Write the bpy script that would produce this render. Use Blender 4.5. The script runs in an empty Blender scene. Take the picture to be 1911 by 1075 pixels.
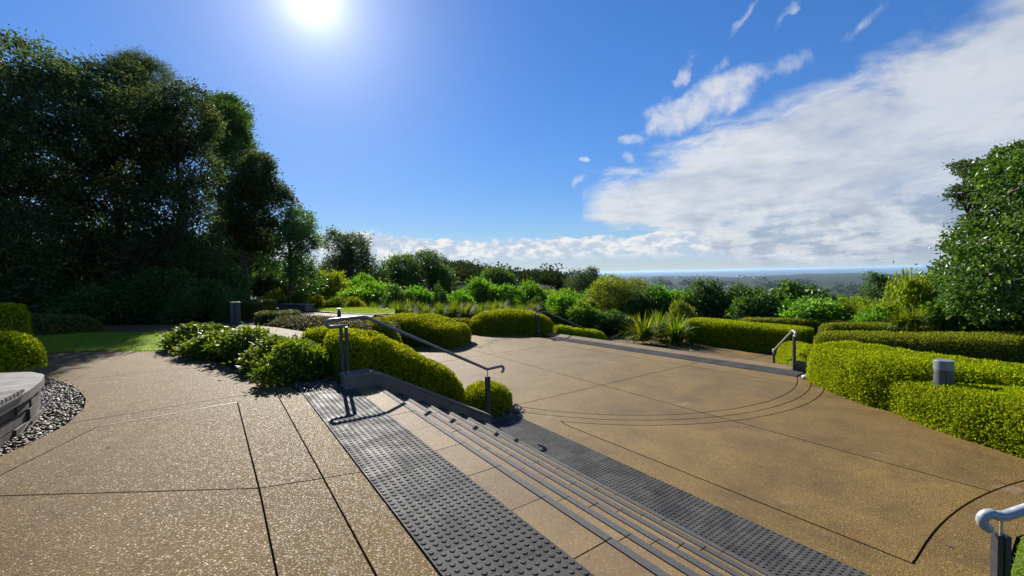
import bpy, bmesh, math, random
import numpy as np
from mathutils import Vector, Matrix, geometry

R_ = math.radians
random.seed(7)
rng = np.random.default_rng(11)
scene = bpy.context.scene
COL = scene.collection

# ------------------------------------------------------------------ camera
EYE = 1.52
FOC = 780.0                      # focal length in pixels of the 1911 px wide picture
PITCH, ROLL = R_(1.909), R_(1.15)
Fv = Vector((0, math.cos(PITCH), -math.sin(PITCH)))
R0 = Vector((1, 0, 0)); U0 = R0.cross(Fv)
Rv = R0 * math.cos(ROLL) - U0 * math.sin(ROLL)
Uv = R0 * math.sin(ROLL) + U0 * math.cos(ROLL)
cam_data = bpy.data.cameras.new('camera')
cam = bpy.data.objects.new('camera', cam_data); COL.objects.link(cam)
cam_data.sensor_width = 36.0
cam_data.lens = 36.0 * FOC / 1911.0
cam_data.clip_start = 0.05; cam_data.clip_end = 400000.0
m = Matrix((Rv, Uv, -Fv)).transposed().to_4x4(); m.translation = (0, 0, EYE)
cam.matrix_world = m
scene.camera = cam

# ------------------------------------------------------------------ light and sky
SUN_EL, SUN_AZ = R_(30.9), R_(-24.4)          # azimuth from +Y towards +X
SUN_DIR = Vector((math.cos(SUN_EL) * math.sin(SUN_AZ), math.cos(SUN_EL) * math.cos(SUN_AZ), math.sin(SUN_EL)))
sun_data = bpy.data.lights.new('sun', 'SUN')
sun_data.energy = 5.0; sun_data.angle = R_(0.5); sun_data.color = (1.0, 0.95, 0.86)
sun = bpy.data.objects.new('sun', sun_data); COL.objects.link(sun)
sun.rotation_euler = (-SUN_DIR).to_track_quat('-Z', 'Y').to_euler()
sun.location = (0, 0, 60)

scene.view_settings.view_transform = 'Standard'
scene.view_settings.look = 'None'
scene.view_settings.gamma = 1.0
scene.view_settings.exposure = 1.05
scene.cycles.use_denoising = True
scene.cycles.max_bounces = 5
scene.cycles.diffuse_bounces = 3
scene.cycles.glossy_bounces = 2
scene.cycles.transmission_bounces = 3
scene.cycles.sample_clamp_indirect = 6.0


class NT:
    """small helper to write node trees"""
    def __init__(s, tree):
        s.t = tree; s.n = tree.nodes; s.l = tree.links

    def new(s, typ, **kw):
        nd = s.n.new(typ)
        for k, v in kw.items():
            setattr(nd, k, v)
        return nd

    def put(s, sock, v):
        if isinstance(v, bpy.types.NodeSocket):
            s.l.new(v, sock)
        elif v is not None:
            sock.default_value = v

    def math(s, op, a, b=None, c=None, clamp=False):
        nd = s.new('ShaderNodeMath', operation=op, use_clamp=clamp)
        s.put(nd.inputs[0], a)
        if b is not None: s.put(nd.inputs[1], b)
        if c is not None: s.put(nd.inputs[2], c)
        return nd.outputs[0]

    def vmath(s, op, a, b=None, scale=None):
        nd = s.new('ShaderNodeVectorMath', operation=op)
        s.put(nd.inputs[0], a)
        if b is not None: s.put(nd.inputs[1], b)
        if scale is not None: s.put(nd.inputs['Scale'], scale)
        return nd.outputs['Value'] if op in ('DOT_PRODUCT', 'LENGTH') else nd.outputs[0]

    def mix(s, fac, a, b, blend='MIX'):
        nd = s.new('ShaderNodeMix', data_type='RGBA', blend_type=blend)
        s.put(nd.inputs[0], fac); s.put(nd.inputs[6], a); s.put(nd.inputs[7], b)
        return nd.outputs[2]

    def noise(s, vec, scale, detail=4, rough=0.55, dist=0.0):
        nd = s.new('ShaderNodeTexNoise')
        if vec is not None: s.put(nd.inputs['Vector'], vec)
        nd.inputs['Scale'].default_value = scale; nd.inputs['Detail'].default_value = detail
        nd.inputs['Roughness'].default_value = rough; nd.inputs['Distortion'].default_value = dist
        return nd.outputs[0]

    def smooth(s, v, lo, hi, a=0.0, b=1.0):
        nd = s.new('ShaderNodeMapRange', interpolation_type='SMOOTHSTEP')
        s.put(nd.inputs[0], v); s.put(nd.inputs[1], lo); s.put(nd.inputs[2], hi)
        s.put(nd.inputs[3], a); s.put(nd.inputs[4], b)
        return nd.outputs[0]

    def ramp(s, v, stops, interp='LINEAR'):
        nd = s.new('ShaderNodeValToRGB'); nd.color_ramp.interpolation = interp
        el = nd.color_ramp.elements
        while len(el) < len(stops): el.new(0.5)
        for e, (p, c) in zip(el, stops):
            e.position = p; e.color = (c[0], c[1], c[2], 1)
        s.put(nd.inputs[0], v)
        return nd.outputs[0]


def build_world():
    w = bpy.data.worlds.new('World'); scene.world = w; w.use_nodes = True
    t = NT(w.node_tree)
    for nd in list(t.n): t.n.remove(nd)
    out = t.new('ShaderNodeOutputWorld'); bg = t.new('ShaderNodeBackground')
    t.l.new(bg.outputs[0], out.inputs[0])
    sky = t.new('ShaderNodeTexSky', sky_type='NISHITA')
    sky.sun_disc = False; sky.sun_elevation = SUN_EL; sky.sun_rotation = SUN_AZ
    sky.altitude = 110.0; sky.air_density = 1.0; sky.dust_density = 0.12; sky.ozone_density = 2.5
    hs = t.new('ShaderNodeHueSaturation'); hs.inputs['Saturation'].default_value = 1.25
    hs.inputs['Value'].default_value = 1.0
    t.l.new(sky.outputs[0], hs.inputs['Color'])
    base = t.mix(1.0, hs.outputs[0], (.84, .97, 1.24, 1), 'MULTIPLY')
    lum = t.vmath('DOT_PRODUCT', base, (.25, .45, .30))
    base = t.vmath('SCALE', base, scale=t.math('DIVIDE', 1.45, t.math('ADD', 1.0, t.math('MULTIPLY', lum, 0.13))))
    g = t.new('ShaderNodeTexCoord').outputs['Generated']
    d = t.vmath('NORMALIZE', g)
    sep = t.new('ShaderNodeSeparateXYZ'); t.l.new(d, sep.inputs[0])
    X, Y, Z = sep.outputs
    az = t.math('MULTIPLY', t.math('ARCTAN2', X, Y), 57.29578)
    el = t.math('MULTIPLY', t.math('ARCSINE', Z), 57.29578)
    # directions projected on a flat cloud deck
    zz = t.math('ADD', t.math('MAXIMUM', Z, 0.0), 0.16)
    cmb = t.new('ShaderNodeCombineXYZ')
    t.put(cmb.inputs[0], t.math('DIVIDE', X, zz)); t.put(cmb.inputs[1], t.math('DIVIDE', Y, zz)); cmb.inputs[2].default_value = 0.3
    deck = cmb.outputs[0]
    n_big = t.noise(deck, 1.1, 7, 0.6, 0.4)
    n_fine = t.noise(deck, 4.5, 8, 0.62, 0.3)
    n_dir = t.noise(d, 11.0, 8, 0.6, 0.2)
    n_dir2 = t.noise(d, 28.0, 6, 0.6, 0.0)

    def curve(pts, x0, x1, y1):
        nd = t.new('ShaderNodeFloatCurve')
        cv = nd.mapping.curves[0]
        xs = [((a - x0) / (x1 - x0), b / y1) for a, b in pts]
        while len(cv.points) < len(xs): cv.points.new(0.5, 0.5)
        for p, q in zip(cv.points, xs):
            p.location = q; p.handle_type = 'AUTO_CLAMPED'
        nd.mapping.update()
        t.put(nd.inputs['Value'], t.math('DIVIDE', t.math('SUBTRACT', az, x0), x1 - x0, clamp=True))
        return t.math('MULTIPLY', nd.outputs[0], y1)

    # the great sheet of cloud on the right: between a lower and an upper edge
    hi = curve([(-180, 0), (7, 0), (9.5, 9.6), (12.8, 12.1), (20.8, 15.2), (29.7, 17.6), (37.2, 19), (43.5, 21.4), (50.4, 25), (70, 32), (95, 30), (130, 14), (155, 0), (180, 0)], -180, 180, 60)  # out of view the sheet is shaped to end early, to reduce fill light
    lo = curve([(-180, 0), (6, 8), (10.0, 6.7), (17.5, 5.2), (24, 4.0), (30, 0.5), (60, 0), (180, 0)], -180, 180, 60)
    wob = t.math('MULTIPLY', t.math('SUBTRACT', n_big, 0.5), 8.0)
    wob2 = t.math('MULTIPLY', t.math('SUBTRACT', n_fine, 0.5), 11.0)
    wsum = t.math('ADD', wob, wob2)
    up = t.smooth(t.math('ADD', t.math('SUBTRACT', hi, el), wsum), -1.6, 3.4)
    dn = t.smooth(t.math('ADD', t.math('SUBTRACT', el, lo), t.math('MULTIPLY', wsum, 0.35)), -0.5, 1.1)
    sheet = t.math('MULTIPLY', t.math('MULTIPLY', up, dn), t.smooth(az, 6.5, 13.0))
    thin = t.smooth(n_big, 0.25, 0.62, 0.80, 1.0)
    sheet = t.math('MULTIPLY', sheet, thin)

    # small torn pieces above its edge
    def blob(a, e, ra, re, rot=0.0, strength=1.0):
        da = t.math('SUBTRACT', az_w, a); de = t.math('SUBTRACT', el_w, e)
        c, s = math.cos(rot), math.sin(rot)
        p = t.math('DIVIDE', t.math('ADD', t.math('MULTIPLY', da, c), t.math('MULTIPLY', de, s)), ra)
        q = t.math('DIVIDE', t.math('SUBTRACT', t.math('MULTIPLY', de, c), t.math('MULTIPLY', da, s)), re)
        r2 = t.math('ADD', t.math('MULTIPLY', p, p), t.math('MULTIPLY', q, q))
        return t.math('MULTIPLY', t.math('SUBTRACT', 1.0, r2, clamp=True), strength)
    n_w = t.noise(d, 7.0, 5, 0.6, 0.4); n_w2 = t.noise(t.vmath('ADD', d, (3.1, 1.7, 5.2)), 7.0, 5, 0.6, 0.4)
    az_w = t.math('ADD', az, t.math('MULTIPLY', t.math('SUBTRACT', n_w, 0.5), 9.0))
    el_w = t.math('ADD', el, t.math('MULTIPLY', t.math('SUBTRACT', n_w2, 0.5), 5.0))
    torn = None
    for a in [(24.8, 19.9, 9.0, 3.4, .28, 1.1), (29.5, 21.4, 8.0, 2.2, .25, .9), (28.6, 27.4, 3.8, 0.9, .75, .8), (22.0, 23.8, 2.7, 1.0, .9, .7),
              (34.4, 26.8, 2.2, .8, .65, .6), (16.8, 16.7, 3.8, .95, .12, .9), (15.6, 14.6, 1.8, .8, .1, .8), (11.0, 14.3, .9, .5, 0, .75),
              (40.5, 23.9, 4.0, 1.0, .2, .55), (26.2, 24.0, 2.5, .8, .6, .6), (9.6, 11.2, 2.0, .7, .5, .8), (19.2, 18.2, 2.5, 1.0, .3, .9)]:
        b = blob(*a); torn = b if torn is None else t.math('MAXIMUM', torn, b)
    tn = t.math('ADD', t.math('MULTIPLY', n_dir, 0.75), t.math('MULTIPLY', n_dir2, 0.45))
    torn = t.math('MULTIPLY', t.smooth(t.math('ADD', t.math('MULTIPLY', torn, 0.62), t.math('MULTIPLY', t.math('SUBTRACT', tn, 0.60), 1.9)), 0.12, 0.85), t.smooth(torn, 0.0, 0.5))

    # low heaped clouds over the coast, round the horizon
    low_top = curve([(-180, 4.0), (-90, 3.5), (-35, 4.6), (-24, 5.6), (-19, 6.0), (-14, 5.5), (-8, 4.7), (0, 4.9), (4, 4.7), (9, 4.9), (14, 4.9), (19, 5.2), (25, 5.0), (30, 4.0), (44, 2.4), (90, 3.5), (180, 4.0)], -180, 180, 60)
    sq = t.vmath('MULTIPLY', d, (1.0, 1.0, 2.2))
    n_cum = t.noise(sq, 16.0, 7, 0.62, 0.3)
    n_cum2 = t.noise(sq, 34.0, 6, 0.6, 0.2)
    lw = t.math('ADD', t.math('MULTIPLY', t.math('SUBTRACT', n_cum, 0.5), 2.6), t.math('MULTIPLY', t.math('SUBTRACT', n_cum2, 0.5), 1.4))
    low = t.smooth(t.math('ADD', t.math('SUBTRACT', low_top, el), lw), -0.1, 0.55)
    low = t.math('MULTIPLY', low, t.smooth(el, 0.3, 2.6, 0.45, 1.0))

    # cloud colours (units of the sky texture: multiplied by the background strength)
    CW = 7.4
    n_off = t.noise(t.vmath('ADD', deck, (-.06, .12, 0.0)), 4.5, 8, 0.62, 0.3)
    b_off = t.noise(t.vmath('ADD', deck, (-.12, .26, 0.0)), 1.1, 7, 0.6, 0.4)
    relief = t.math('ADD', t.math('MULTIPLY', t.math('SUBTRACT', n_off, n_fine), 1.1), t.math('MULTIPLY', t.math('SUBTRACT', b_off, n_big), 2.2))
    white = (CW * .97, CW * 1.0, CW * 1.04, 1); grey = (CW * .46, CW * .56, CW * .72, 1)
    shade = t.math('ADD', t.math('MULTIPLY', t.smooth(n_big, 0.42, 0.66), 0.30), t.math('MULTIPLY', t.smooth(n_fine, 0.45, 0.7), 0.15))
    dk = t.math('MULTIPLY', t.smooth(el, 10.5, 4.0), t.smooth(t.math('ADD', n_dir, t.math('MULTIPLY', t.math('SUBTRACT', n_fine, .5), .6)), 0.42, 0.60))
    dk = t.math('MULTIPLY', dk, t.smooth(az, 18.0, 30.0))
    shade = t.math('ADD', t.math('ADD', shade, relief), t.math('MULTIPLY', dk, 0.75), clamp=True)
    shade = t.math('ADD', shade, t.smooth(az, 25.0, 60.0, 0.0, 0.22), clamp=True)
    c_sheet = t.mix(shade, white, grey)
    c_low = t.mix(t.smooth(t.math('ADD', t.math('MULTIPLY', n_cum2, .6), t.math('MULTIPLY', n_cum, .4)), 0.44, 0.58), (CW * .66, CW * .78, CW * .96, 1), (CW * 1.16, CW * 1.15, CW * 1.12, 1))
    c_low = t.mix(t.smooth(el, 3.0, 1.2), c_low, (CW * .62, CW * .78, CW * 1.0, 1))
    col = t.mix(t.math('MULTIPLY', low, 0.93), base, c_low)
    col = t.mix(t.math('MULTIPLY', sheet, 0.93), col, c_sheet)
    col = t.mix(t.math('MULTIPLY', torn, 0.88), col, white)
    # the bright air round the sun
    dot = t.math('MAXIMUM', t.vmath('DOT_PRODUCT', d, tuple(SUN_DIR)), 0.0)
    glow = t.math('MULTIPLY', t.math('POWER', dot, 7000.0), 40.0)
    glow = t.math('ADD', glow, t.math('MULTIPLY', t.math('POWER', dot, 700.0), 6.0))
    glow = t.math('ADD', glow, t.math('MULTIPLY', t.math('POWER', dot, 130.0), 3.0))
    glow = t.math('ADD', glow, t.math('MULTIPLY', t.math('POWER', dot, 32.0), 1.0))
    gl = t.vmath('SCALE', (1.0, 0.965, 0.90), scale=glow)
    col = t.mix(1.0, col, gl, 'ADD')
    t.put(bg.inputs['Color'], col)
    bg.inputs['Strength'].default_value = 0.051
    w.cycles.sampling_method = 'MANUAL'; w.cycles.sample_map_resolution = 512


build_world()

# ------------------------------------------------------------------ helpers: places
UT = Vector((0.577, -0.8167)).normalized()       # along the steps
NT_ = Vector((-UT.y, UT.x))                      # down the steps


def P(s, t, z=0.0):
    q = NT_ * s + UT * t
    return Vector((q.x, q.y, z))


def at(px, py, Y):
    """a point seen at a spot of the photograph, Y metres away"""
    d = Fv * FOC + Rv * (px - 955.5) + Uv * (537.5 - py)
    d = d * (Y / d.y)
    return Vector((d.x, d.y, d.z + EYE))


def ground_at(px, py, z):
    d = Fv * FOC + Rv * (px - 955.5) + Uv * (537.5 - py)
    d = d * ((z - EYE) / d.z)
    return Vector((d.x, d.y, z))


# ------------------------------------------------------------------ helpers: meshes
class MB:
    def __init__(s):
        s.V = []; s.F = []; s.n = 0; s.M = []

    def add(s, V, F, mi=0):
        V = np.asarray(V, dtype=np.float32).reshape(-1, 3)
        s.V.append(V)
        if isinstance(F, np.ndarray):
            s.F.append(F.astype(np.int64) + s.n); s.M.append(np.full(len(F), mi))
        else:
            for k in set(len(f) for f in F):
                a = np.array([f for f in F if len(f) == k], dtype=np.int64)
                s.F.append(a + s.n); s.M.append(np.full(len(a), mi))
        s.n += len(V)
        return s

    def box(s, c, size, rz=0.0, mi=0):
        hx, hy, hz = [a / 2 for a in size]
        V = np.array([(x, y, z) for z in (-hz, hz) for x, y in ((-hx, -hy), (hx, -hy), (hx, hy), (-hx, hy))])
        ca, sa = math.cos(rz), math.sin(rz)
        W = V.copy(); W[:, 0] = V[:, 0] * ca - V[:, 1] * sa; W[:, 1] = V[:, 0] * sa + V[:, 1] * ca
        W += np.array(c)
        return s.add(W, [(3, 2, 1, 0), (4, 5, 6, 7), (0, 1, 5, 4), (1, 2, 6, 5), (2, 3, 7, 6), (3, 0, 4, 7)], mi)

    def hexa(s, lo, hi, mi=0):
        """eight corners: four below, four above, counter-clockwise"""
        return s.add([tuple(p) for p in lo] + [tuple(p) for p in hi], [(3, 2, 1, 0), (4, 5, 6, 7), (0, 1, 5, 4), (1, 2, 6, 5), (2, 3, 7, 6), (3, 0, 4, 7)], mi)

    def prism(s, pts, z0, z1, mi=0):
        n = len(pts)
        V = [(p[0], p[1], z0) for p in pts] + [(p[0], p[1], z1) for p in pts]
        F = [tuple(range(n - 1, -1, -1)), tuple(range(n, 2 * n))] + [(i, (i + 1) % n, n + (i + 1) % n, n + i) for i in range(n)]
        return s.add(V, F, mi)

    def tube(s, path, rad, k=10, caps=True, mi=0):
        path = [Vector(p) for p in path]; n = len(path)
        if not hasattr(rad, '__len__'): rad = [rad] * n
        V = []; up = Vector((0, 0, 1)); prev = None
        for i, p in enumerate(path):
            a = path[max(i - 1, 0)]; b = path[min(i + 1, n - 1)]
            d = (b - a).normalized()
            if prev is None:
                ref = up if abs(d.z) < 0.9 else Vector((1, 0, 0))
                x = d.cross(ref).normalized()
            else:
                x = (prev - d * prev.dot(d)).normalized()
            prev = x; y = d.cross(x)
            for j in range(k):
                an = 2 * math.pi * j / k
                V.append(p + (x * math.cos(an) + y * math.sin(an)) * rad[i])
        F = [(i * k + j, (i + 1) * k + j, (i + 1) * k + (j + 1) % k, i * k + (j + 1) % k) for i in range(n - 1) for j in range(k)]
        if caps: F += [tuple(range(k)), tuple((n - 1) * k + j for j in range(k - 1, -1, -1))]
        return s.add([tuple(v) for v in V], F, mi)

    def lathe(s, prof, k=24, c=(0, 0, 0), mi=0):
        V = []; n = len(prof)
        for r, z in prof:
            for j in range(k):
                an = 2 * math.pi * j / k
                V.append((c[0] + r * math.cos(an), c[1] + r * math.sin(an), c[2] + z))
        F = [(i * k + j, i * k + (j + 1) % k, (i + 1) * k + (j + 1) % k, (i + 1) * k + j) for i in range(n - 1) for j in range(k)]
        F += [tuple(range(k - 1, -1, -1)), tuple((n - 1) * k + j for j in range(k))]
        return s.add(V, F, mi)

    def mesh(s, name, mats, smooth=False):
        me = bpy.data.meshes.new(name)
        V = np.concatenate(s.V); me.vertices.add(len(V)); me.vertices.foreach_set('co', V.ravel())
        tot = sum(f.size for f in s.F); npoly = sum(len(f) for f in s.F)
        me.loops.add(tot); me.polygons.add(npoly)
        me.loops.foreach_set('vertex_index', np.concatenate([f.ravel() for f in s.F]).astype(np.int32))
        lt = np.concatenate([np.full(len(f), f.shape[1]) for f in s.F])
        ls = np.concatenate([[0], np.cumsum(lt)[:-1]])
        me.polygons.foreach_set('loop_start', ls.astype(np.int32))
        me.polygons.foreach_set('material_index', np.concatenate(s.M).astype(np.int32))
        me.polygons.foreach_set('use_smooth', np.full(npoly, bool(smooth)))
        for mt in (mats if isinstance(mats, (list, tuple)) else [mats]): me.materials.append(mt)
        me.update(calc_edges=True); me.validate()
        return me

    def build(s, name, mats, parent=None, smooth=False):
        return obj(name, s.mesh(name, mats, smooth), parent)


def obj(name, me, parent=None):
    o = bpy.data.objects.new(name, me); COL.objects.link(o)
    if parent is not None: o.parent = parent
    return o


def tag(o, label=None, cat=None, group=None, kind=None):
    if label: o['label'] = label
    if cat: o['category'] = cat
    if group: o['group'] = group
    if kind: o['kind'] = kind
    return o


def empty(name, loc, label=None, cat=None, group=None, rz=0.0):
    o = bpy.data.objects.new(name, None); COL.objects.link(o)
    o.location = loc; o.rotation_euler.z = rz; o.empty_display_size = 0.2
    return tag(o, label, cat, group)


def rel(o, mb):
    """shift a mesh built in world space to its Empty's frame (no rotation)"""
    mb.V = [v - np.array(o.location, dtype=np.float32) for v in mb.V]
    return mb


# ------------------------------------------------------------------ materials
def new_mat(name):
    mt = bpy.data.materials.new(name); mt.use_nodes = True
    t = NT(mt.node_tree); b = t.n['Principled BSDF']
    return mt, t, b


def geo_pos(t):
    return t.new('ShaderNodeNewGeometry').outputs['Position']


def bump(t, b, h, strength=0.4, dist=0.01):
    nd = t.new('ShaderNodeBump'); nd.inputs['Strength'].default_value = strength; nd.inputs['Distance'].default_value = dist
    t.put(nd.inputs['Height'], h); t.l.new(nd.outputs[0], b.inputs['Normal'])


def plain(name, c, rough=0.6, metal=0.0, var=0.25, scale=6.0, bstr=0.15, spec=0.5):
    mt, t, b = new_mat(name)
    p = geo_pos(t)
    n = t.noise(p, scale, 6, 0.6)
    dk = tuple(x * (1 - var) for x in c) + (1,); lt = tuple(min(1, x * (1 + var)) for x in c) + (1,)
    t.put(b.inputs['Base Color'], t.mix(t.smooth(n, 0.3, 0.7), dk, lt))
    b.inputs['Metallic'].default_value = metal
    t.put(b.inputs['Roughness'], t.smooth(n, 0.2, 0.8, max(0.05, rough - 0.1), min(1, rough + 0.1)))
    b.inputs['Specular IOR Level'].default_value = spec
    if bstr: bump(t, b, t.noise(p, scale * 14, 3, 0.6), bstr, 0.004)
    return mt


def aggregate(name, stops, matrix, scale, stain, gloss=0.32, bstr=0.8, mfac=1.0, spec=0.5):
    """concrete with exposed aggregate"""
    mt, t, b = new_mat(name)
    p = geo_pos(t)
    wv = t.vmath('ADD', p, t.vmath('SCALE', t.noise(p, 30.0, 2), scale=0.006))
    v = t.new('ShaderNodeTexVoronoi'); v.inputs['Scale'].default_value = scale; t.put(v.inputs['Vector'], wv)
    sepc = t.new('ShaderNodeSeparateColor'); t.l.new(v.outputs['Color'], sepc.inputs[0])
    peb = t.ramp(sepc.outputs[0], stops)
    inside = t.smooth(v.outputs['Distance'], 0.62, 0.40)
    has = t.smooth(sepc.outputs[1], 0.10, 0.25)
    fac = t.math('MULTIPLY', t.math('MULTIPLY', inside, has), mfac)
    sand = t.mix(t.noise(p, 240.0, 2), tuple(x * .75 for x in matrix) + (1,), tuple(x * 1.25 for x in matrix) + (1,))
    col = t.mix(fac, sand, peb)
    big = t.noise(p, 0.42, 7, 0.66, 0.9); mid = t.noise(p, 2.3, 7, 0.7, 0.5)
    st = t.math('ADD', t.math('MULTIPLY', t.smooth(big, 0.38, 0.68), 0.6), t.math('MULTIPLY', t.smooth(mid, 0.40, 0.72), 0.5), clamp=True)
    col = t.mix(t.math('MULTIPLY', st, stain[3]), col, tuple(stain[:3]) + (1,), 'MULTIPLY')
    spots = t.smooth(t.noise(p, 1.7, 3), 0.66, 0.72)
    col = t.mix(t.math('MULTIPLY', spots, 0.10), col, (0.55, 0.50, 0.42, 1))
    drip = t.smooth(t.noise(p, 6.5, 3, .5, .2), 0.70, 0.74)
    col = t.mix(t.math('MULTIPLY', drip, 0.45), col, (.035, .025, .016, 1))
    hsv = t.new('ShaderNodeHueSaturation'); t.l.new(col, hsv.inputs['Color']); t.put(hsv.inputs['Value'], t.math('ADD', .90, t.math('MULTIPLY', t.new('ShaderNodeObjectInfo').outputs['Random'], .20)))
    t.l.new(hsv.outputs[0], b.inputs['Base Color'])
    rg = t.math('ADD', t.math('MULTIPLY', sepc.outputs[2], 0.4), gloss)
    t.put(b.inputs['Roughness'], t.mix(fac, (0.8, .8, .8, 1), rg))
    b.inputs['Specular IOR Level'].default_value = spec
    h = t.math('ADD', t.math('MULTIPLY', fac, t.math('ADD', 0.5, t.math('MULTIPLY', sepc.outputs[2], 0.6))), t.math('MULTIPLY', t.noise(p, 420.0, 2), 0.25))
    nd = t.new('ShaderNodeBump'); nd.inputs['Strength'].default_value = bstr; nd.inputs['Distance'].default_value = 0.006
    t.put(nd.inputs['Height'], h)
    # every pebble lies a little askew, so that some of them flash
    nr = t.vmath('ADD', nd.outputs[0], t.vmath('SCALE', t.vmath('SUBTRACT', v.outputs['Color'], (.5, .5, .5)), scale=t.math('MULTIPLY', fac, 0.24)))
    t.l.new(t.vmath('NORMALIZE', nr), b.inputs['Normal'])
    return mt


def leaf_mat(name, stops, transl, trans_fac=0.35, rough=0.42, spec=0.5, objvar=0.12):
    mt, t, b = new_mat(name)
    g = t.new('ShaderNodeNewGeometry')
    rnd = g.outputs['Random Per Island']
    col = t.ramp(rnd, stops)
    oi = t.new('ShaderNodeObjectInfo')
    hs = t.new('ShaderNodeHueSaturation')
    t.put(hs.inputs['Hue'], t.math('ADD', 0.5 - objvar * 0.08, t.math('MULTIPLY', oi.outputs['Random'], objvar * 0.16)))
    t.put(hs.inputs['Value'], t.math('ADD', 1 - objvar, t.math('MULTIPLY', oi.outputs['Random'], objvar * 2)))
    t.l.new(col, hs.inputs['Color'])
    t.l.new(hs.outputs[0], b.inputs['Base Color'])
    b.inputs['Roughness'].default_value = rough
    b.inputs['Specular IOR Level'].default_value = spec
    tr = t.new('ShaderNodeBsdfTranslucent')
    t.l.new(t.mix(1.0, hs.outputs[0], tuple(transl) + (1,), 'MULTIPLY'), tr.inputs['Color'])
    mx = t.new('ShaderNodeMixShader'); mx.inputs[0].default_value = trans_fac
    t.l.new(b.outputs[0], mx.inputs[1]); t.l.new(tr.outputs[0], mx.inputs[2])
    t.l.new(mx.outputs[0], t.n['Material Output'].inputs[0])
    return mt


M = {}
M['upper'] = aggregate('upper_exposed_aggregate', [(0, (.045, .025, .008)), (.3, (.105, .066, .024)), (.62, (.152, .098, .038)), (.87, (.21, .145, .068)), (.95, (.27, .21, .13)), (1, (.46, .40, .31))],
                       (.122, .076, .025), 88.0, (.55, .50, .44, .75), gloss=0.42, bstr=0.55, spec=.11)
M['lower'] = aggregate('lower_exposed_aggregate', [(0, (.062, .032, .005)), (.35, (.14, .078, .013)), (.7, (.195, .115, .022)), (.93, (.25, .16, .042)), (1, (.40, .30, .14))],
                       (.155, .093, .017), 75.0, (.42, .37, .28, .85), gloss=0.34, bstr=0.6, spec=.35)
M['paver'] = aggregate('step_paver_stone', [(0, (.09, .05, .018)), (.4, (.155, .096, .036)), (.8, (.21, .135, .056)), (1, (.38, .30, .19))], (.168, .108, .043), 130.0, (.50, .46, .42, .75), gloss=0.4, bstr=0.3, mfac=.7, spec=.3)
M['nosing'] = aggregate('charcoal_grit_strip', [(0, (.022, .022, .022)), (.5, (.046, .046, .047)), (.9, (.08, .08, .08)), (1, (.22, .21, .20))], (.044, .044, .045), 260.0, (.7, .7, .7, .5), gloss=0.35, bstr=0.7)
mt, t, b = new_mat('charcoal_tactile_tile')
p = geo_pos(t); oi = t.new('ShaderNodeObjectInfo').outputs['Random']
n = t.noise(p, 4.0, 7, .68, .4); g2 = t.noise(p, 45.0, 4, .6)
col = t.mix(t.smooth(n, .35, .7), (.040, .040, .039, 1), (.075, .072, .066, 1))
col = t.mix(t.math('MULTIPLY', t.smooth(g2, .52, .72), .5), col, (.13, .115, .09, 1))
hs = t.new('ShaderNodeHueSaturation'); t.l.new(col, hs.inputs['Color']); t.put(hs.inputs['Value'], t.math('ADD', .78, t.math('MULTIPLY', oi, .44)))
t.l.new(hs.outputs[0], b.inputs['Base Color']); t.put(b.inputs['Roughness'], t.smooth(n, .3, .7, .52, .75)); b.inputs['Specular IOR Level'].default_value = .07
bump(t, b, g2, .3, .003)
M['tactile'] = mt
M['joint'] = plain('dark_joint_grout', (.035, .028, .020), 0.9)  # dark grout colour of the beds under open joints
M['soil'] = plain('mulch_soil', (.055, .040, .026), 0.95, var=.5, scale=14, bstr=.8)
M['stringer'] = plain('smooth_brown_concrete', (.13, .105, .085), 0.7, var=.3, scale=2.5, bstr=.2)
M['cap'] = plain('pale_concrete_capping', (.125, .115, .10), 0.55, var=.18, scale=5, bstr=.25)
M['stone'] = plain('dark_wall_stone', (.055, .046, .036), 0.85, var=.45, scale=9, bstr=.7)
M['rail'] = plain('grey_painted_steel', (.13, .14, .16), 0.42, metal=.35, var=.08, scale=30, bstr=.05)
M['rail_dark'] = plain('dark_grey_painted_steel', (.05, .053, .06), 0.45, metal=.4, var=.15, scale=20, bstr=.05)
M['rail_lit'] = plain('sunlit_grey_painted_steel', (.34, .36, .38), 0.40, metal=.3, var=.08, scale=30, bstr=.05)  # lighter copy of the grey steel, sunlight on the rails put into its colour
M['steel'] = plain('bright_steel', (.62, .62, .62), 0.28, metal=.9, var=.05, bstr=0)
M['timber'] = plain('weathered_bench_timber', (.16, .135, .115), 0.5, var=.3, scale=12, bstr=.3)
M['bollard'] = plain('grey_powder_coat', (.075, .088, .10), 0.5, metal=.2, var=.15, scale=9, bstr=.1)
M['bollard_top'] = plain('pale_grey_powder_coat', (.17, .195, .22), 0.45, metal=.2, var=.1, scale=9, bstr=.08)
M['bark'] = plain('rough_grey_bark', (.10, .08, .062), 0.9, var=.45, scale=9, bstr=.9)
M['twig'] = plain('inner_hedge_twigs', (.040, .052, .010), 0.95, var=.5, scale=25, bstr=.9, spec=.03)
M['rock'] = plain('pale_garden_rock', (.42, .39, .34), 0.8, var=.3, scale=12, bstr=.6)
M['pebble_a'] = None
mt, t, b = new_mat('river_pebbles')
rn = t.new('ShaderNodeNewGeometry').outputs['Random Per Island']
t.put(b.inputs['Base Color'], t.ramp(rn, [(0, (.032, .020, .011)), (.35, (.075, .050, .030)), (.7, (.13, .092, .058)), (.94, (.22, .17, .12)), (1, (.45, .41, .35))]))
b.inputs['Roughness'].default_value = .55
M['pebble'] = mt

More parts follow.
